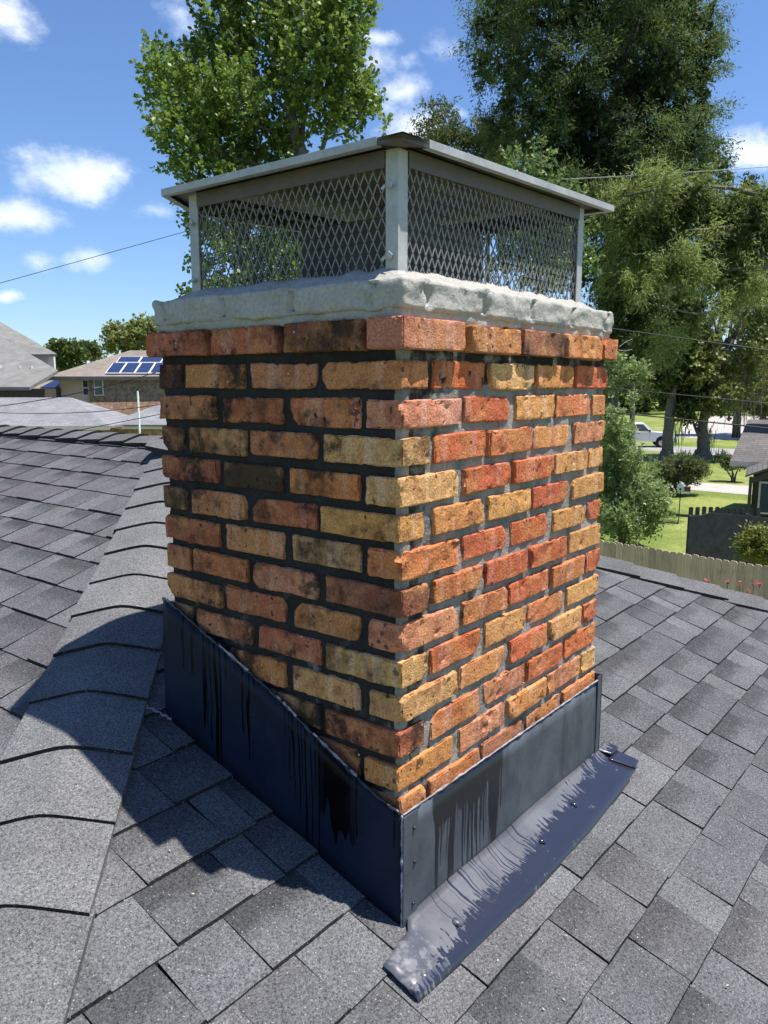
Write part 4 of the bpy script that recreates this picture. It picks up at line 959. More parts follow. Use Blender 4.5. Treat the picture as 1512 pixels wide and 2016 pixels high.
# slender dark cypress spires and far tree line
D = 75.0
base = gz(at(1450, 850, D)); t = thing('evergreen_tree', 'narrow dark evergreen tip against the sky beyond the drooping boughs', 'tree', base)
mb = MB(); limb_tube(mb, [base, at(1462, 600, D), at(1470, 360, D)], .4, .05); mb.build('trunk', MT['bark_dark'], t, True)
foliage('crown', pxb([(1472, 360, 9), (1474, 380, 13), (1470, 405, 17), (1482, 365, 9), (1458, 385, 10), (1455, 410, 16), (1468, 440, 24), (1460, 480, 30), (1505, 385, 10), (1506, 405, 14), (1470, 540, 40), (1480, 600, 44)], D, 1.2), 8000, .36, .25, t, MT['leaf'], (.016, .032, .012), (.07, .09, .03), per=12, twig=.6, up=1.2, shell=.4)
FT = [('row of', 80)]
fr = random.Random(4)
labs = ['far tree on the skyline left of the solar panelled house', 'far bushy tree just left of the chimney crown above the solar panels', 'far tree on the skyline between the two left houses, the tallest of three', 'far low tree on the skyline beside the steel pylon']
for lab, D, bl, nl, cols in (
        (labs[2], 120, [(118, 690, 16), (135, 693, 18), (128, 708, 22), (150, 700, 18), (140, 715, 22)], 3500, DARK),
        (labs[0], 130, [(108, 690, 10), (112, 705, 12), (100, 700, 12)], 1500, DARK),
        (labs[3], 130, [(165, 692, 12), (178, 690, 10), (185, 696, 10)], 1500, DARK),
        (labs[1], 70, [(225, 655, 9), (232, 670, 14), (255, 662, 13), (250, 682, 15), (280, 645, 12), (297, 658, 16), (275, 675, 16), (310, 650, 14), (215, 682, 8)], 5000, ((.10, .14, .045), (.30, .32, .11)))):
    base = gz(at(bl[0][0]+20, 780, D)); t = thing('far_tree', lab, 'tree', base, 'trees on the skyline at the left')
    mb = MB(); limb_tube(mb, [base, at(bl[0][0]+20, 740, D), at(bl[0][0]+22, 690, D)], .25, .08); mb.build('trunk', MT['bark_dark'], t, True)
    foliage('crown', pxb(bl, D, 1.2), nl, .5*D/100, .42*D/100, t, MT['leaf'], cols[0], cols[1], per=10, twig=.8, up=.4, shell=.4)
# wood beyond the street, one mass
wood_blobs = []
for i in range(90):
    x = 700+i*11+fr.uniform(-6, 6); D = fr.uniform(125, 165); y = fr.uniform(690, 800); wood_blobs.append((np.array(at(x, y, D)), fr.uniform(2.6, 5)))
o = foliage('far_wood', wood_blobs, 26000, 1.1, .8, None, MT['leaf'], (.022, .042, .012), (.10, .14, .035), per=10, twig=1.6, up=.3, shell=.4)
tag(o, 'mass of distant green woodland beyond the street on the right', 'woodland', kind='stuff')

# --- shrubs and small trees in the yard
def shrub(name, lab, bl, D, depth, nl, ll, lw, cols, stems=5, up=.7, mat='leaf', shell=.36, cat='shrub', per=12, twig=.3):
    xs = [b[0] for b in bl]; base = gz(at(sum(xs)/len(xs), 900, D)); t = thing(name, lab, cat, base)
    mb = MB()
    for i in range(stems):
        b = bl[int(i*len(bl)/stems)]; q = at(b[0], b[1], D); mid = base.lerp(q, .5)+Vector((fr.uniform(-.1, .1), fr.uniform(-.1, .1), 0)); limb_tube(mb, [base+Vector((fr.uniform(-.12, .12), fr.uniform(-.12, .12), 0)), mid, q], .04+.02*(ll > .1), .012, 6)
    mb.build('stem', MT['bark'], t, True)
    foliage('foliage', pxb(bl, D, depth, .86), nl, ll, lw, t, MT[mat], cols[0], cols[1], per=per, twig=twig, up=up, shell=shell); return t
shrub('tall_shrub', 'tall glossy light green shrub in the yard right beside the chimney', [(1205, 720, 22), (1235, 745, 20), (1255, 735, 18), (1195, 760, 20), (1200, 830, 26), (1215, 870, 32), (1226, 850, 16), (1225, 920, 38), (1200, 900, 28), (1245, 900, 20), (1205, 970, 36), (1240, 970, 44), (1275, 985, 34), (1215, 1020, 36), (1260, 1025, 40), (1295, 1010, 26), (1300, 975, 16), (1195, 1040, 24), (1185, 950, 30), (1240, 1045, 24), (1275, 935, 18), (1245, 790, 10)], 24, .8, 30000, .12, .055, ((.08, .13, .04), (.34, .42, .17)), 6)
shrub('round_bush', 'dark clipped round bush on the lawn behind the birdhouse', [(1300, 935, 22), (1325, 925, 24), (1352, 920, 22), (1375, 925, 18), (1335, 942, 24), (1360, 938, 22), (1318, 955, 16), (1385, 932, 10), (1290, 950, 16)], 36.5, .7, 16000, .10, .05, ((.045, .06, .022), (.15, .18, .07)), 5, .9, 'leaf', .22)
shrub('yellow_shrub', 'yellow-green leafy shrub behind the fence at the right edge', [(1480, 1075, 18), (1500, 1065, 20), (1472, 1095, 14), (1500, 1095, 22), (1520, 1080, 22), (1530, 1105, 20)], 17.3, .35, 5000, .10, .045, ((.06, .085, .015), (.28, .29, .06)), 4)
shrub('small_tree', 'small spreading ornamental tree beside the dark siding house', [(1430, 912, 9), (1445, 908, 11), (1460, 910, 10), (1472, 915, 8), (1440, 918, 9), (1455, 920, 9), (1425, 905, 7)], 41, .5, 3500, .12, .06, ((.04, .06, .02), (.13, .17, .05)), 5, .6, cat='small tree')
for nm, lab, x, y in (('spiky_plant', 'clump of spiky leaves at the foot of the moss-hung tree', 1402, 905), ('spiky_plant', 'clump of spiky leaves between the two street tree trunks', 1345, 905), ('spiky_plant', 'clump of spiky leaves furthest right under the moss-hung tree', 1420, 910)):
    b = on_ground(x, y); d = (b-CAM).dot(FWD); t = thing(nm, lab, 'plant', b, 'spiky plants by the street trees')
    v, f = [], []
    for i in range(46):
        a = fr.uniform(0, 2*PI); h = fr.uniform(.5, 1.0); p = b+Vector((fr.uniform(-.5, .5), fr.uniform(-.5, .5), 0)); e = Vector((math.cos(a), math.sin(a), 0)); s_ = Vector((-e.y, e.x, 0))*.03; k = len(v)
        v += [tuple(p-s_), tuple(p+s_), tuple(p+e*h*.5+Vector((0, 0, h)))]; f.append((k, k+1, k+2))
    paint(mesh_obj('blades', v, f, MT['leaf'], t), (.05, .08, .03, 1))

# --- fence of dog-eared pickets
def dogear(m, o, along, w, h, th, nrm):
    o, along, nrm = Vector(o), Vector(along), Vector(nrm); c = w*.2; up = Vector((0, 0, 1))
    m.extrude([o, o+along*w, o+along*w+up*(h-c), o+along*(w-c)+up*h, o+along*c+up*h, o+up*(h-c)], nrm*th); return m
fa, fb = at(1165, 1060.5, 16.9), at(1535, 1119, 14.1)
al = Vector((fb.x-fa.x, fb.y-fa.y, 0)); flen = al.length; al.normalize(); nf = Vector((al.y, -al.x, 0))
if nf.dot(FH) < 0: nf = -nf
fence = thing('picket_fence', 'weathered grey wooden dog-eared picket fence beyond the roof edge on the right', 'fence', gz((fa+fb)/2))
ztf = (fa.z+fb.z)/2; k0, k1 = -14, int(flen/.148)+10
for k in range(k0, k1):
    s_ = k*.148; t_ = s_/flen; zt = fa.z+(fb.z-fa.z)*t_+fr.uniform(-.012, .012); p = Vector((fa.x, fa.y, 0))+al*s_
    m = MB(); lean = fr.uniform(-.004, .004); dogear(m, (p.x, p.y, GZ+.04), al+Vector((0, 0, lean)), .142+fr.uniform(-.002, .003), zt-GZ-.04, .016, nf); m.build('picket', MT['wood'], fence)
for zr_ in (.35, 1.0, 1.6):
    a = Vector((fa.x, fa.y, GZ+zr_))+al*(k0*.148)+nf*.017; MB().box(a, al*((k1-k0)*.148), nf*.04, (0, 0, .085)).build('rail', MT['wood'], fence)
# dark board panel and open pickets behind
pa_, pb_ = at(1358, 1016, 20.0), at(1600, 1027, 20.6)
pan = thing('board_panel', 'plywood panel coloured dark as in shade, standing behind the picket fence', 'panel', gz((pa_+pb_)/2))
e = Vector((pb_.x-pa_.x, pb_.y-pa_.y, 0)); ln_ = e.length; e.normalize(); nn_ = Vector((-e.y, e.x, 0)); nn_ = nn_ if nn_.dot(FH) > 0 else -nn_
b0 = gz(pa_); top0, top1 = pa_.z, pb_.z
m = MB(); m.extrude([b0, b0+e*ln_, Vector((pb_.x, pb_.y, top1)), Vector((pa_.x, pa_.y, top0))+e*.6+Vector((0, 0, .07)), Vector((pa_.x, pa_.y, top0))+e*.25, Vector((pa_.x, pa_.y, top0))], nn_*.03); m.build('board', MT['wood_dark'], pan)
m = MB()
for q in (.02, 1.6): m.box(b0+e*q+nn_*.035, e*.09, nn_*.09, (0, 0, 1.75))
m.build('post', MT['wood_dark'], pan)
of = thing('open_picket_fence', 'short dark fence of spaced pickets rising above the dark panel', 'fence', gz(at(1420, 1000, 22)))
for i, x in enumerate((1357, 1370, 1383, 1396, 1409, 1420, 1435, 1449, 1462, 1476, 1490)):
    if i == 5: hgt, w_ = 999, .05
    else: hgt, w_ = 998+fr.uniform(-1, 2)+(2 if i > 5 else 0), .125
    p = at(x, hgt, 22.0); m = MB(); dogear(m, (p.x, p.y, GZ+.05), e, w_, p.z-GZ-.05, .02, nn_); m.build('picket', MT['wood_dark'], of)
a = at(1357, 1030, 22.0); MB().box(Vector((a.x, a.y, a.z))+nn_*.021, e*1.95, nn_*.04, (0, 0, .09)).build('rail', MT['wood_dark'], of)

# --- dark siding house at the right edge
D = 28.0
o_ = at(1437, 908, D); ev = o_.z
hs_ = thing('siding_house', 'low house with dark wood siding and grey shingle roof at the right edge', 'house', gz(o_))
Wd = Vector((ray(1500, 755).x, ray(1500, 755).y, 0)).normalized(); U = Vector((Wd.y, -Wd.x, 0))
def HP(u, w, z): return Vector((o_.x, o_.y, 0))+U*u+Wd*w+Vector((0, 0, z))
m = MB(); m.extrude([HP(0, 0, ev), HP(8, -.2, ev), HP(8, 3.2, ev+1.35), HP(.45, 3.2, ev+1.35)], Vector((0, 0, -.07))); m.extrude([HP(.45, 3.2, ev+1.35), HP(8, 3.2, ev+1.35), HP(8, 6.6, ev), HP(.9, 6.6, ev)], Vector((0, 0, -.07))); m.build('roof', MT['roof_shed'], hs_)
m = MB(); m.box(HP(0, -.03, ev-.17), U*8, Wd*.03, (0, 0, .15)); m.build('fascia', MT['trim'], hs_)
m = MB(); m.box(HP(.78, .45, GZ), U*7.2, Wd*5.6, (0, 0, ev-GZ+.05)); m.build('wall', MT['siding'], hs_)
for i in range(6): MB().box(HP(.80+i*.3, .43, GZ), U*.03, Wd*.02, (0, 0, ev-GZ)).build('batten', MT['siding'], hs_)
m = MB(); q = at(1474, 938, 25.5); zq = q.z; Q = lambda u, w, z: Vector((q.x, q.y, 0))+U*u+Wd*w+Vector((0, 0, z))
m.extrude([Q(-.1, -.3, zq), Q(.9, -.3, zq+.42), Q(.9, 2.4, zq+.42), Q(-.1, 2.4, zq)], Vector((0, 0, .06))); m.extrude([Q(.9, -.3, zq+.42), Q(3.0, -.3, zq-.3), Q(3.0, 2.4, zq-.3), Q(.9, 2.4, zq+.42)], Vector((0, 0, .06))); m.build('porch_roof', MT['roof_shed'], hs_)
m = MB(); m.box(Q(.02, -.1, GZ), U*.10, Wd*.1, (0, 0, zq-GZ)); m.build('porch_post', MT['siding'], hs_)
m = MB(); m.extrude([Q(.12, -.09, zq-.02), Q(.9, -.09, zq+.38), Q(.9, -.09, zq+.1), Q(.12, -.09, zq-.2)], Wd*.05); m.build('porch_gable', MT['siding'], hs_)
m = MB(); m.box(Q(.32, .05, GZ+.9), U*1.2, Wd*.03, (0, 0, zq-GZ-1.05)); w_ = m.build('window', MT['trim'], hs_); MB().box(Q(.38, .03, GZ+.96), U*1.08, Wd*.015, (0, 0, zq-GZ-1.17)).build('pane', MT['glass'], w_)

# --- birdhouse on a pole
b = on_ground(1335, 1032); d = (b-CAM).dot(FWD); top = at(1340, 968, d)
bh = thing('birdhouse', 'small white birdhouse with a dark red panel on a thin pole over the lawn', 'birdhouse', b)
m = MB(); m.tube([b, Vector((top.x, top.y, top.z))], .018, 6); m.tube([top, at(1341, 941, d)+Vector((0, 0, 0))], .012, 6); m.build('pole', MT['wire'], bh)
c = Vector((top.x, top.y, top.z)); m = MB(); m.box(c-U*.12, U*.22, Wd*.25, (0, 0, .19)); m.build('box', MT['white'], bh)
m = MB(); m.extrude([c-U*.16+Vector((0, 0, .19)), c+U*.14+Vector((0, 0, .19)), c-U*.01+Vector((0, 0, .34))], Wd*.27); m.build('roof', MT['white'], bh)
MB().box(c+U*.12+Vector((0, 0, .03)), U*.2, Wd*.2, (0, 0, .15)).build('side_box', MT['copper'], bh)
MB().box(c+U*.06+Vector((0, 0, -.03)), U*.32, Wd*.25, (0, 0, .05)).build('tray', MT['white'], bh)
MB().box(c-U*.05-Wd*.012+Vector((0, 0, .06)), U*.07, Wd*.011, (0, 0, .07)).build('entrance', MT['black'], bh)

# --- red cannas in front of the fence
for x, y, lab in ((1393, 1148, 'red canna furthest left, beside a pale yellow bud'), (1433, 1146, 'smallest red canna, second from the left by the fence'), (1457, 1152, 'red canna with two bright blooms in the middle of the row'), (1472, 1163, 'lowest red canna bloom close above the roof edge'), (1484, 1152, 'red canna second from the right with a dark bloom'), (1496, 1150, 'red canna furthest right by the fence')):
    D = 13.2; p = at(x, y, D); b = gz(p); t = thing('canna', lab, 'flower', b, 'red cannas along the fence'); m = MB()
    limb_tube(m, [b, b.lerp(p, .5)+Vector((.03, .02, 0)), p], .012, .006, 5); m.build('stem', MT['bark'], t, True)
    v, f = [], []
    for i in range(9):
        a = fr.uniform(0, 2*PI); r = fr.uniform(.025, .055); e1 = Vector((math.cos(a), math.sin(a), fr.uniform(-.2, .9))).normalized(); s1 = e1.cross(Vector((0, 0, 1))).normalized()*.028; q = p+Vector((fr.uniform(-.03, .03), fr.uniform(-.03, .03), fr.uniform(-.06, .06))); k = len(v)
        v += [tuple(q), tuple(q+e1*r*.6+s1), tuple(q+e1*r*1.1), tuple(q+e1*r*.6-s1)]; f.append((k, k+1, k+2, k+3))
    mesh_obj('bloom', v, f, MT['petal'] if x != 1433 else MT['petal'], t)
    v, f = [], []
    for i in range(7):
        a = fr.uniform(0, 2*PI); e1 = Vector((math.cos(a)*.5, math.sin(a)*.5, 1)).normalized(); s1 = e1.cross(Vector((math.cos(a+1), math.sin(a+1), .1))).normalized()*.07; q = b.lerp(p, fr.uniform(.1, .75)); k = len(v); l_ = fr.uniform(.3, .5)
        v += [tuple(q), tuple(q+e1*l_*.5+s1), tuple(q+e1*l_+Vector((math.cos(a), math.sin(a), -.2))*.1), tuple(q+e1*l_*.5-s1)]; f.append((k, k+1, k+2, k+3))
    paint(mesh_obj('leaf', v, f, MT['leaf'], t), (.09, .12, .03, 1))

# --- white pickup by the street
tb = on_ground(1253, 879); td_ = (RGT*.985-FH*.17).normalized(); tw_ = Vector((-td_.y, td_.x, 0))
truck = thing('pickup_truck', 'white pickup truck parked by the street behind the grey tree trunk', 'pickup truck', tb)
def TP(l, w, z): return tb+td_*l+tw_*w+Vector((0, 0, z))
def prism(m, prof, w0, w1): m.extrude([TP(l, w0, z) for l, z in prof], tw_*(w1-w0)); return m
m = MB(); prism(m, [(-3.0, .55), (-2.6, .5), (2.2, .48), (2.75, .55), (2.80, 1.02), (2.7, 1.12), (1.25, 1.22), (.9, 1.22), (-.95, 1.24), (-3.0, 1.24)], -.98, .98); body = m.build('body', MT['car_paint'], truck)
m = MB(); lowr = [(-1.15, 1.235), (1.25, 1.225)]; 
P = [TP(-1.15, -.95, 1.24), TP(1.25, -.95, 1.22), TP(1.25, .95, 1.22), TP(-1.15, .95, 1.24)]; T_ = [TP(-1.0, -.72, 1.90), TP(.45, -.72, 1.92), TP(.45, .72, 1.92), TP(-1.0, .72, 1.90)]
m.v = [tuple(p) for p in P+T_]; m.f = [(0, 1, 5, 4), (1, 2, 6, 5), (2, 3, 7, 6), (3, 0, 4, 7), (4, 5, 6, 7)]; m.build('cab', MT['car_paint'], truck)
def quad_on(a, b, c_, d_, s0, s1, t0, t1, off):
    q = lambda s, t: (a.lerp(b, s)).lerp(d_.lerp(c_, s), t)+off
    m = MB(); m.extrude([q(s0, t0), q(s1, t0), q(s1, t1), q(s0, t1)], off*.6); return m
qn = -tw_*.012; 
for s0, s1 in ((.10, .46), (.50, .86)): quad_on(P[0], P[1], T_[1], T_[0], s0, s1, .12, .88, qn).build('side_window', MT['glass'], truck)
quad_on(P[1], P[2], T_[2], T_[1], .06, .94, .08, .92, td_*.012).build('windshield', MT['glass'], truck)
for l in (1.78, -1.85):
    for w in (-.99, .99):
        sgn = 1 if w > 0 else -1; m = MB(); m.tube([TP(l, w-.26*sgn, .40), TP(l, w+.012*sgn, .40)], .40, 18); wh = m.build('wheel', MT['tyre'], truck)
        MB().tube([TP(l, w+.013*sgn, .40), TP(l, w+.03*sgn, .40)], [.24, .2], 14).build('rim', MT['chrome'], wh)
    for w in (-.975,): 
        m = MB(); m.tube([TP(l, -.90, .46), TP(l, -.984, .46)], .47, 18); m.build('wheel_arch', MT['black'], truck)
m = MB(); m.box(TP(2.79, -.7, .72), td_*.03, tw_*1.4, (0, 0, .3)); m.build('grille', MT['black'], truck)
for w in (-.95, .72): MB().box(TP(2.72, w, .85), td_*.1, tw_*.23, (0, 0, .18)).build('headlight', MT['chrome'], truck)
MB().box(TP(2.78, -.97, .46), td_*.14, tw_*1.94, (0, 0, .2)).build('bumper', MT['chrome'], truck)
MB().box(TP(.78, -1.16, 1.22), td_*.1, tw_*.2, (0, 0, .2)).build('mirror', MT['black'], truck)
for l in (-.22, .86): MB().box(TP(l, -.984, .6), td_*.012, tw_*.006, (0, 0, .6)).build('door_gap', MT['black'], truck)
MB().box(TP(-.1, -.995, 1.08), td_*.16, tw_*.015, (0, 0, .035)).build('handle', MT['black'], truck)
# utility pole behind the shrub
b = on_ground(1244, 885); up_ = thing('utility_pole', 'dark wooden utility pole left of the white pickup truck', 'pole', b); m = MB(); d = (b-CAM).dot(FWD); m.tube([b, at(1245, 780, d), at(1245, 690, d)], [.2, .19, .17], 10); m.build('shaft', MT['bark_dark'], up_); MB().box(at(1230, 700, d), RGT*1.2, FH*.12, (0, 0, .12)).build('crossarm', MT['bark_dark'], up_)

# --- houses on the left
D = 55.0; o_ = at(90, 741, D); ev = o_.z
H1 = thing('brick_house', 'two-storey brown brick house with solar panels on its brown roof', 'house', gz(o_))
def HQ(u, w, z): return Vector((o_.x, o_.y, 0))+RGT*u+FH*w+Vector((0, 0, z))
WU, WW, RZ = 15.5, 9.0, 1.95
def hip_roof(fn, u0, u1, w0, w1, z, rise, th=.12):
    h = (w1-w0)/2; a, b, c_, d_ = fn(u0, w0, z), fn(u1, w0, z), fn(u1, w1, z), fn(u0, w1, z); r0, r1 = fn(u0+h, w0+h, z+rise), fn(u1-h, w0+h, z+rise); m = MB(); dn = Vector((0, 0, -th))
    m.extrude([a, b, r1, r0], dn); m.extrude([b, c_, r1], dn); m.extrude([c_, d_, r0, r1], dn); m.extrude([d_, a, r0], dn); return m
hip_roof(HQ, 0, WU, 0, WW, ev, RZ).build('roof', MT['roof_brown'], H1)
MB().box(HQ(2.75, .5, GZ), RGT*(WU-3.2), FH*(WW-1), (0, 0, ev-GZ-.05)).build('wall', MT['house_brick'], H1)
MB().box(HQ(.55, .9, GZ), RGT*2.19, FH*(WW-1.5), (0, 0, ev-GZ-.06)).build('siding_wall', MT['trim'], H1)
MB().box(HQ(.02, -.02, ev-.27), RGT*(WU-.04), FH*.03, (0, 0, .2)).build('gutter', MT['roof_brown'], H1)
for (x0, x1, y0, y1) in ((179, 198, 747, 779), (152, 165, 749, 779)):
    u0, u1 = (x0-90)*D/FPX, (x1-90)*D/FPX; z0, z1 = at(0, y1, D).z, at(0, y0, D).z; ww = .48 if x0 > 170 else .88
    w_ = MB().box(HQ(u0, ww-.05, z0), RGT*(u1-u0), FH*.045, (0, 0, z1-z0)).build('window', MT['white'], H1)
    for k in range(2): MB().box(HQ(u0+.07, ww-.07, z0+.06+k*(z1-z0)/2), RGT*(u1-u0-.14), FH*.015, (0, 0, (z1-z0)/2-.1)).build('pane', MT['glass'], w_)
# solar panels on the front slope: u along, s up the slope
sl = RZ/(WW/2)
def SL(u, w, h): return HQ(u, w, ev+w*sl+h)
arr = thing('solar_array', 'array of six blue solar panels on the brown roof beside the chimney', 'solar panels', SL(6, 1.5, .1))
arr2 = thing('solar_array', 'solar panels half hidden behind the chimney edge', 'solar panels', SL(8.6, 1.5, .1))
def panel(par, u, w, pw, ph):
    f_ = MB(); q = [SL(u, w, .12), SL(u+pw, w, .12), SL(u+pw, w+ph, .12), SL(u, w+ph, .12)]; f_.extrude(q, Vector((0, 0, -.04))); p_ = f_.build('panel', MT['white'], par)
    c_ = MB(); i = .055; c_.extrude([SL(u+i, w+i, .135), SL(u+pw-i, w+i, .135), SL(u+pw-i, w+ph-i, .135), SL(u+i, w+ph-i, .135)], Vector((0, 0, -.012))); c_.build('cells', MT['solar'], p_)
for k in range(4): panel(arr, 4.05+k*1.02, .25, 1.0, 1.75)
for k in range(2): panel(arr, 4.25+k*1.62, 2.05, 1.6, 1.0)
for k in range(2): panel(arr2, 8.5+k*1.02, .7, 1.0, 1.7)
# side wing with panels
H2_ = thing('brick_house', 'small brown roofed wing with a blue solar strip between the two left houses', 'house', gz(at(60, 765, 58)))
o2 = at(40, 770, 57)
def H2P(u, w, z): return Vector((o2.x, o2.y, 0))+RGT*u+FH*w+Vector((0, 0, z))
hip_roof(H2P, 0, 8, 0, 5.5, o2.z, 1.35).build('roof', MT['roof_brown'], H2_); MB().box(H2P(.4, .4, GZ), RGT*7.2, FH*4.6, (0, 0, o2.z-GZ-.05)).build('wall', MT['house_brick'], H2_)
m = MB(); m.extrude([H2P(1.3, .25, o2.z+.2), H2P(2.6, .25, o2.z+.2), H2P(3.5, 2.0, o2.z+1.08), H2P(2.4, 2.0, o2.z+1.08)], Vector((0, 0, .05))); m.build('solar_strip', MT['solar'], H2_)
# neighbour's low grey roofs in front
D = 42.0; o3 = at(-260, 839, D); z3 = o3.z
H3 = thing('low_house', 'low neighbouring house with a broad pale grey hip roof at the left edge', 'house', gz(at(100, 839, D)))
def H3P(u, w, z): return Vector((o3.x, o3.y, 0))+RGT*u+FH*w+Vector((0, 0, z))
uw = (216+260)*D/FPX
hip_roof(H3P, 0, uw, 0, 6.4, z3, 1.45).build('roof', MT['roof_grey'], H3); MB().box(H3P(.4, .4, GZ), RGT*(uw-.8), FH*5.4, (0, 0, z3-GZ-.05)).build('wall', MT['orange_brick'], H3)
MB().box(H3P(0, -.03, z3-.2), RGT*uw, FH*.03, (0, 0, .17)).build('fascia', MT['trim'], H3)
o4 = at(205, 836, 44.0)
H4 = thing('low_house', 'low grey roofed garage with a pale fascia just left of the chimney', 'house', gz(o4))
def H4P(u, w, z): return Vector((o4.x, o4.y, 0))+RGT*u+FH*w+Vector((0, 0, z))
m = MB(); zz = o4.z; m.extrude([H4P(-.1, 0, zz), H4P(9, -.3, zz), H4P(9, 4.0, zz+1.6), H4P(3.6, 4.0, zz+1.6)], Vector((0, 0, -.1))); m.build('roof', MT['roof_grey'], H4)
MB().box(H4P(0, -.04, zz-.25), RGT*9, FH*.04, (0, 0, .2)).build('fascia', MT['trim'], H4); MB().box(H4P(.5, .4, GZ), RGT*8, FH*3.5, (0, 0, zz-GZ-.1)).build('wall', MT['orange_brick'], H4)
# sunlit gable wall between
q = at(175, 830, 48.5); m = MB(); e_ = (RGT*.80+FH*.60).normalized(); m.box(Vector((q.x, q.y, GZ)), e_*6.2, Vector((-e_.y, e_.x, 0))*.3, (0, 0, at(0, 793, 48.5).z-GZ)); tag(m.build('brick_wall', MT['orange_brick']), 'sunlit orange brick wall below the brown brick upper storey', 'wall')
# big pale grey roof, far left
D = 50.0; o5 = at(-330, 762, D)
H5 = thing('grey_house', 'large house with steep pale grey hip roofs at the far left', 'house', gz(at(0, 762, D)))
def H5P(x, y, d): return at(x, y, d)
m = MB(); dn = Vector((0, 0, -.2))
m.extrude([H5P(-330, 762, 50), H5P(58, 762, 50), H5P(114, 729, 52.5), H5P(10, 668, 57), H5P(-330, 640, 57)], dn); m.build('lower_roof', MT['roof_pale'], H5)
m = MB(); m.extrude([H5P(-330, 700, 58), H5P(112, 697, 60), H5P(-20, 622, 65), H5P(-330, 560, 66)], dn); m.build('upper_roof', MT['roof_pale'], H5)
m = MB(); a_, b_ = H5P(55, 697, 60.5), H5P(105, 697, 60.5); m.extrude([Vector((a_.x, a_.y, GZ)), Vector((b_.x, b_.y, GZ)), Vector((b_.x, b_.y, b_.z-.1)), Vector((a_.x, a_.y, a_.z-.1))], FH*.3); m.build('white_wall', MT['white'], H5)
m = MB(); a_, b_ = H5P(-320, 766, 50.6), H5P(52, 766, 50.6); m.extrude([Vector((a_.x, a_.y, GZ)), Vector((b_.x, b_.y, GZ)), Vector((b_.x, b_.y, b_.z)), Vector((a_.x, a_.y, a_.z))], FH*6); m.build('wall', MT['siding'], H5)
for x, y in ((1, 722), (39, 724), (62, 724), (96, 733)):
    p = at(x, y, 52.6); MB().tube([p-Vector((0, 0, .3)), p+Vector((0, 0, .12))], .07, 7).build('vent_pipe', MT['white'], H5)
# antenna pole in front of the garage
b = gz(at(275, 850, 38)); ap = thing('antenna_mast', 'white antenna mast with a dark forked head left of the chimney', 'mast', b)
m = MB(); m.tube([b, at(275, 850, 38), at(271, 770, 38)], .05, 7); m.build('mast', MT['white'], ap)
m = MB()
for dx in (-5, 5):
    c_ = at(271+dx, 768, 38); m.tube([c_+RGT*(.11*math.cos(w))+Vector((0, 0, .16*math.sin(w))) for w in np.linspace(0, 2*PI, 13)], .022, 5)
m.tube([at(266, 771, 38), at(276, 771, 38)], .02, 5); m.build('head', MT['wire'], ap)
# lattice pylon on the skyline
D = 300; py_ = thing('pylon', 'thin steel lattice pylon on the skyline left of the chimney', 'pylon', gz(at(203, 780, D)))
m = MB()
for dx in (-1.2, 1.2): m.tube([gz(at(203, 780, D))+RGT*dx*2.4, at(203, 690, D)+RGT*dx, at(203, 645, D)], .13, 4)
for k in range(7): y = 660+k*9; m.tube([at(203, y, D)-RGT*.25*(k+1)*.6, at(203, y+9, D)+RGT*.25*(k+2)*.6], .07, 4)
m.tube([at(196, 661, D), at(196, 700, D)], .12, 4); m.tube([at(186, 681, D), at(206, 682, D)], .1, 4); m.build('lattice', MT['asphalt'], py_)

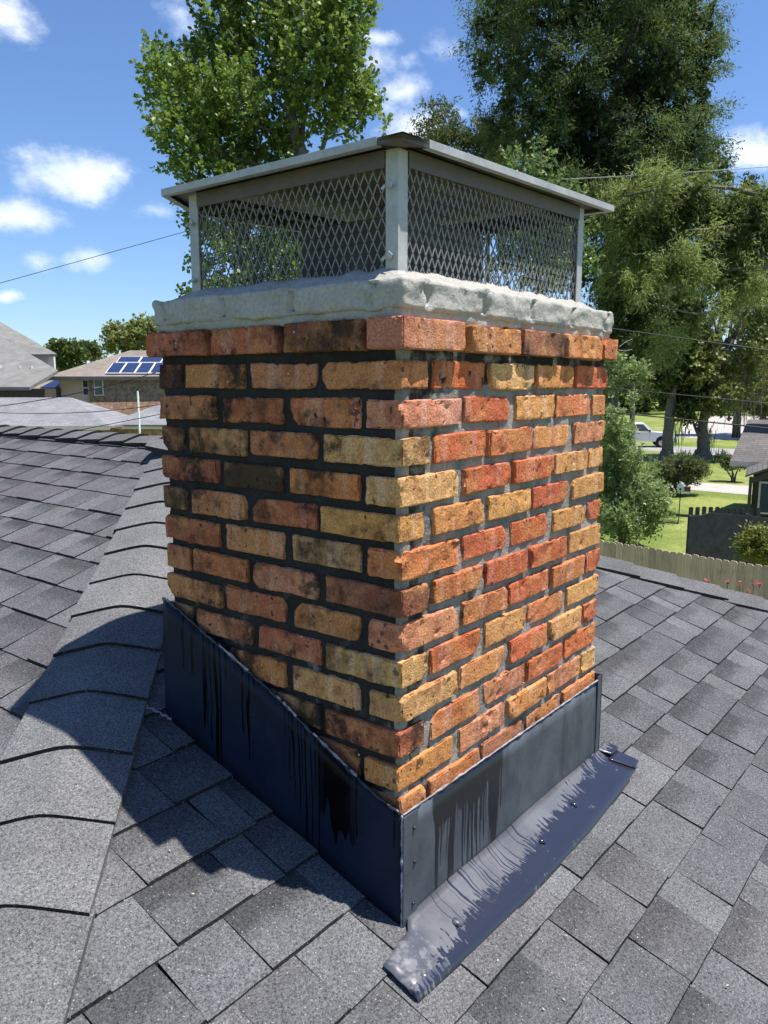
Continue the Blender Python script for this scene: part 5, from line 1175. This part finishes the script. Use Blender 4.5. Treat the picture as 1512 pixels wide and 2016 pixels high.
# --- overhead wires
def wire(lab, a, b, sag, r, mat='wire', n=28):
    A_, B_ = at(*a), at(*b); m = MB(); pts = []
    for i in range(n+1):
        t = i/n; p = A_.lerp(B_, t); p.z -= sag*4*t*(1-t); pts.append(p)
    m.tube(pts, r, 5); return tag(m.build('overhead_wire', MT[mat]), lab, 'wire')
wire('thin wire crossing the sky at the left of the cap', (-200, 613, 26), (620, 385, 30), .0, .011)
wire('black wire sloping up across the solar panels', (-60, 806, 24), (700, 545, 30), .9, .014)
wire('black wire crossing the brown brick wall left of the chimney', (-60, 809, 22), (620, 715, 26), .6, .011)
wire('lowest black wire over the garage roof left of the chimney', (150, 848, 22), (600, 760, 24), .0, .011)
wire('pale wire passing in front of the big cypress', (900, 361, 30), (1700, 313, 28), .1, .014, 'wire_pale')
wire('thick twisted service cable right of the chimney crown', (1120, 635, 17), (1680, 713, 14), -.0, .013)
wire('pale strand wound along the thick service cable', (1120, 633, 17), (1680, 711, 14), .02, .005, 'wire_pale')
wire('thin dark cable above the white pickup truck', (1080, 752, 20), (1700, 812, 17), .0, .010)
wire('black cable passing just above the pickup truck roof', (1080, 799, 20), (1700, 862, 17), .0, .018)
# strands of dry straw stuck out of the corbel
m = MB(); m.tube([at(1219, 683, 2.0), at(1232, 673, 2.0), at(1246, 667, 2.0)], .0006, 4); m.tube([at(1220, 690, 2.0), at(1233, 690, 2.0), at(1245, 688, 2.0)], .0006, 4); tag(m.build('straw', MT['wire_pale']), 'fine pale straws sticking out at the right end of the brick corbel', 'straw')
# bits of leaf litter on the shingles
for i, (x, y) in enumerate(((980, 1891), (1115, 1842), (1255, 1846), (1432, 1940), (1070, 1987), (380, 1760), (334, 1675), (1308, 1715), (1412, 1467), (1110, 1968))):
    r_ = ray(x, y); t_ = ((Z0+.011+S*CAM.y)-CAM.z)/(r_.z-S*r_.y); p = CAM+r_*t_; a = fr.uniform(0, PI); e1 = Vector((math.cos(a), math.sin(a), S*math.sin(a)))*fr.uniform(.0025, .005); s1 = Vector((-math.sin(a), math.cos(a), S*math.cos(a)))*.0016
    m = MB(); m.extrude([p-e1, p+s1, p+e1, p-s1], Vector((0, 0, .001)))
    places = ['near the apron hem', 'right of the apron', 'far to the lower right of the apron', 'near the lower right corner', 'below the apron tip', 'in the left foreground', 'just below the chimney shadow', 'in the middle of the right roof', 'high on the right roof', 'lowest in the right foreground']
    tag(m.build('leaf_scrap', MT['straw']), 'tiny pale dry scrap on the shingles '+places[i], 'leaf scrap', 'dry scraps on the shingles')
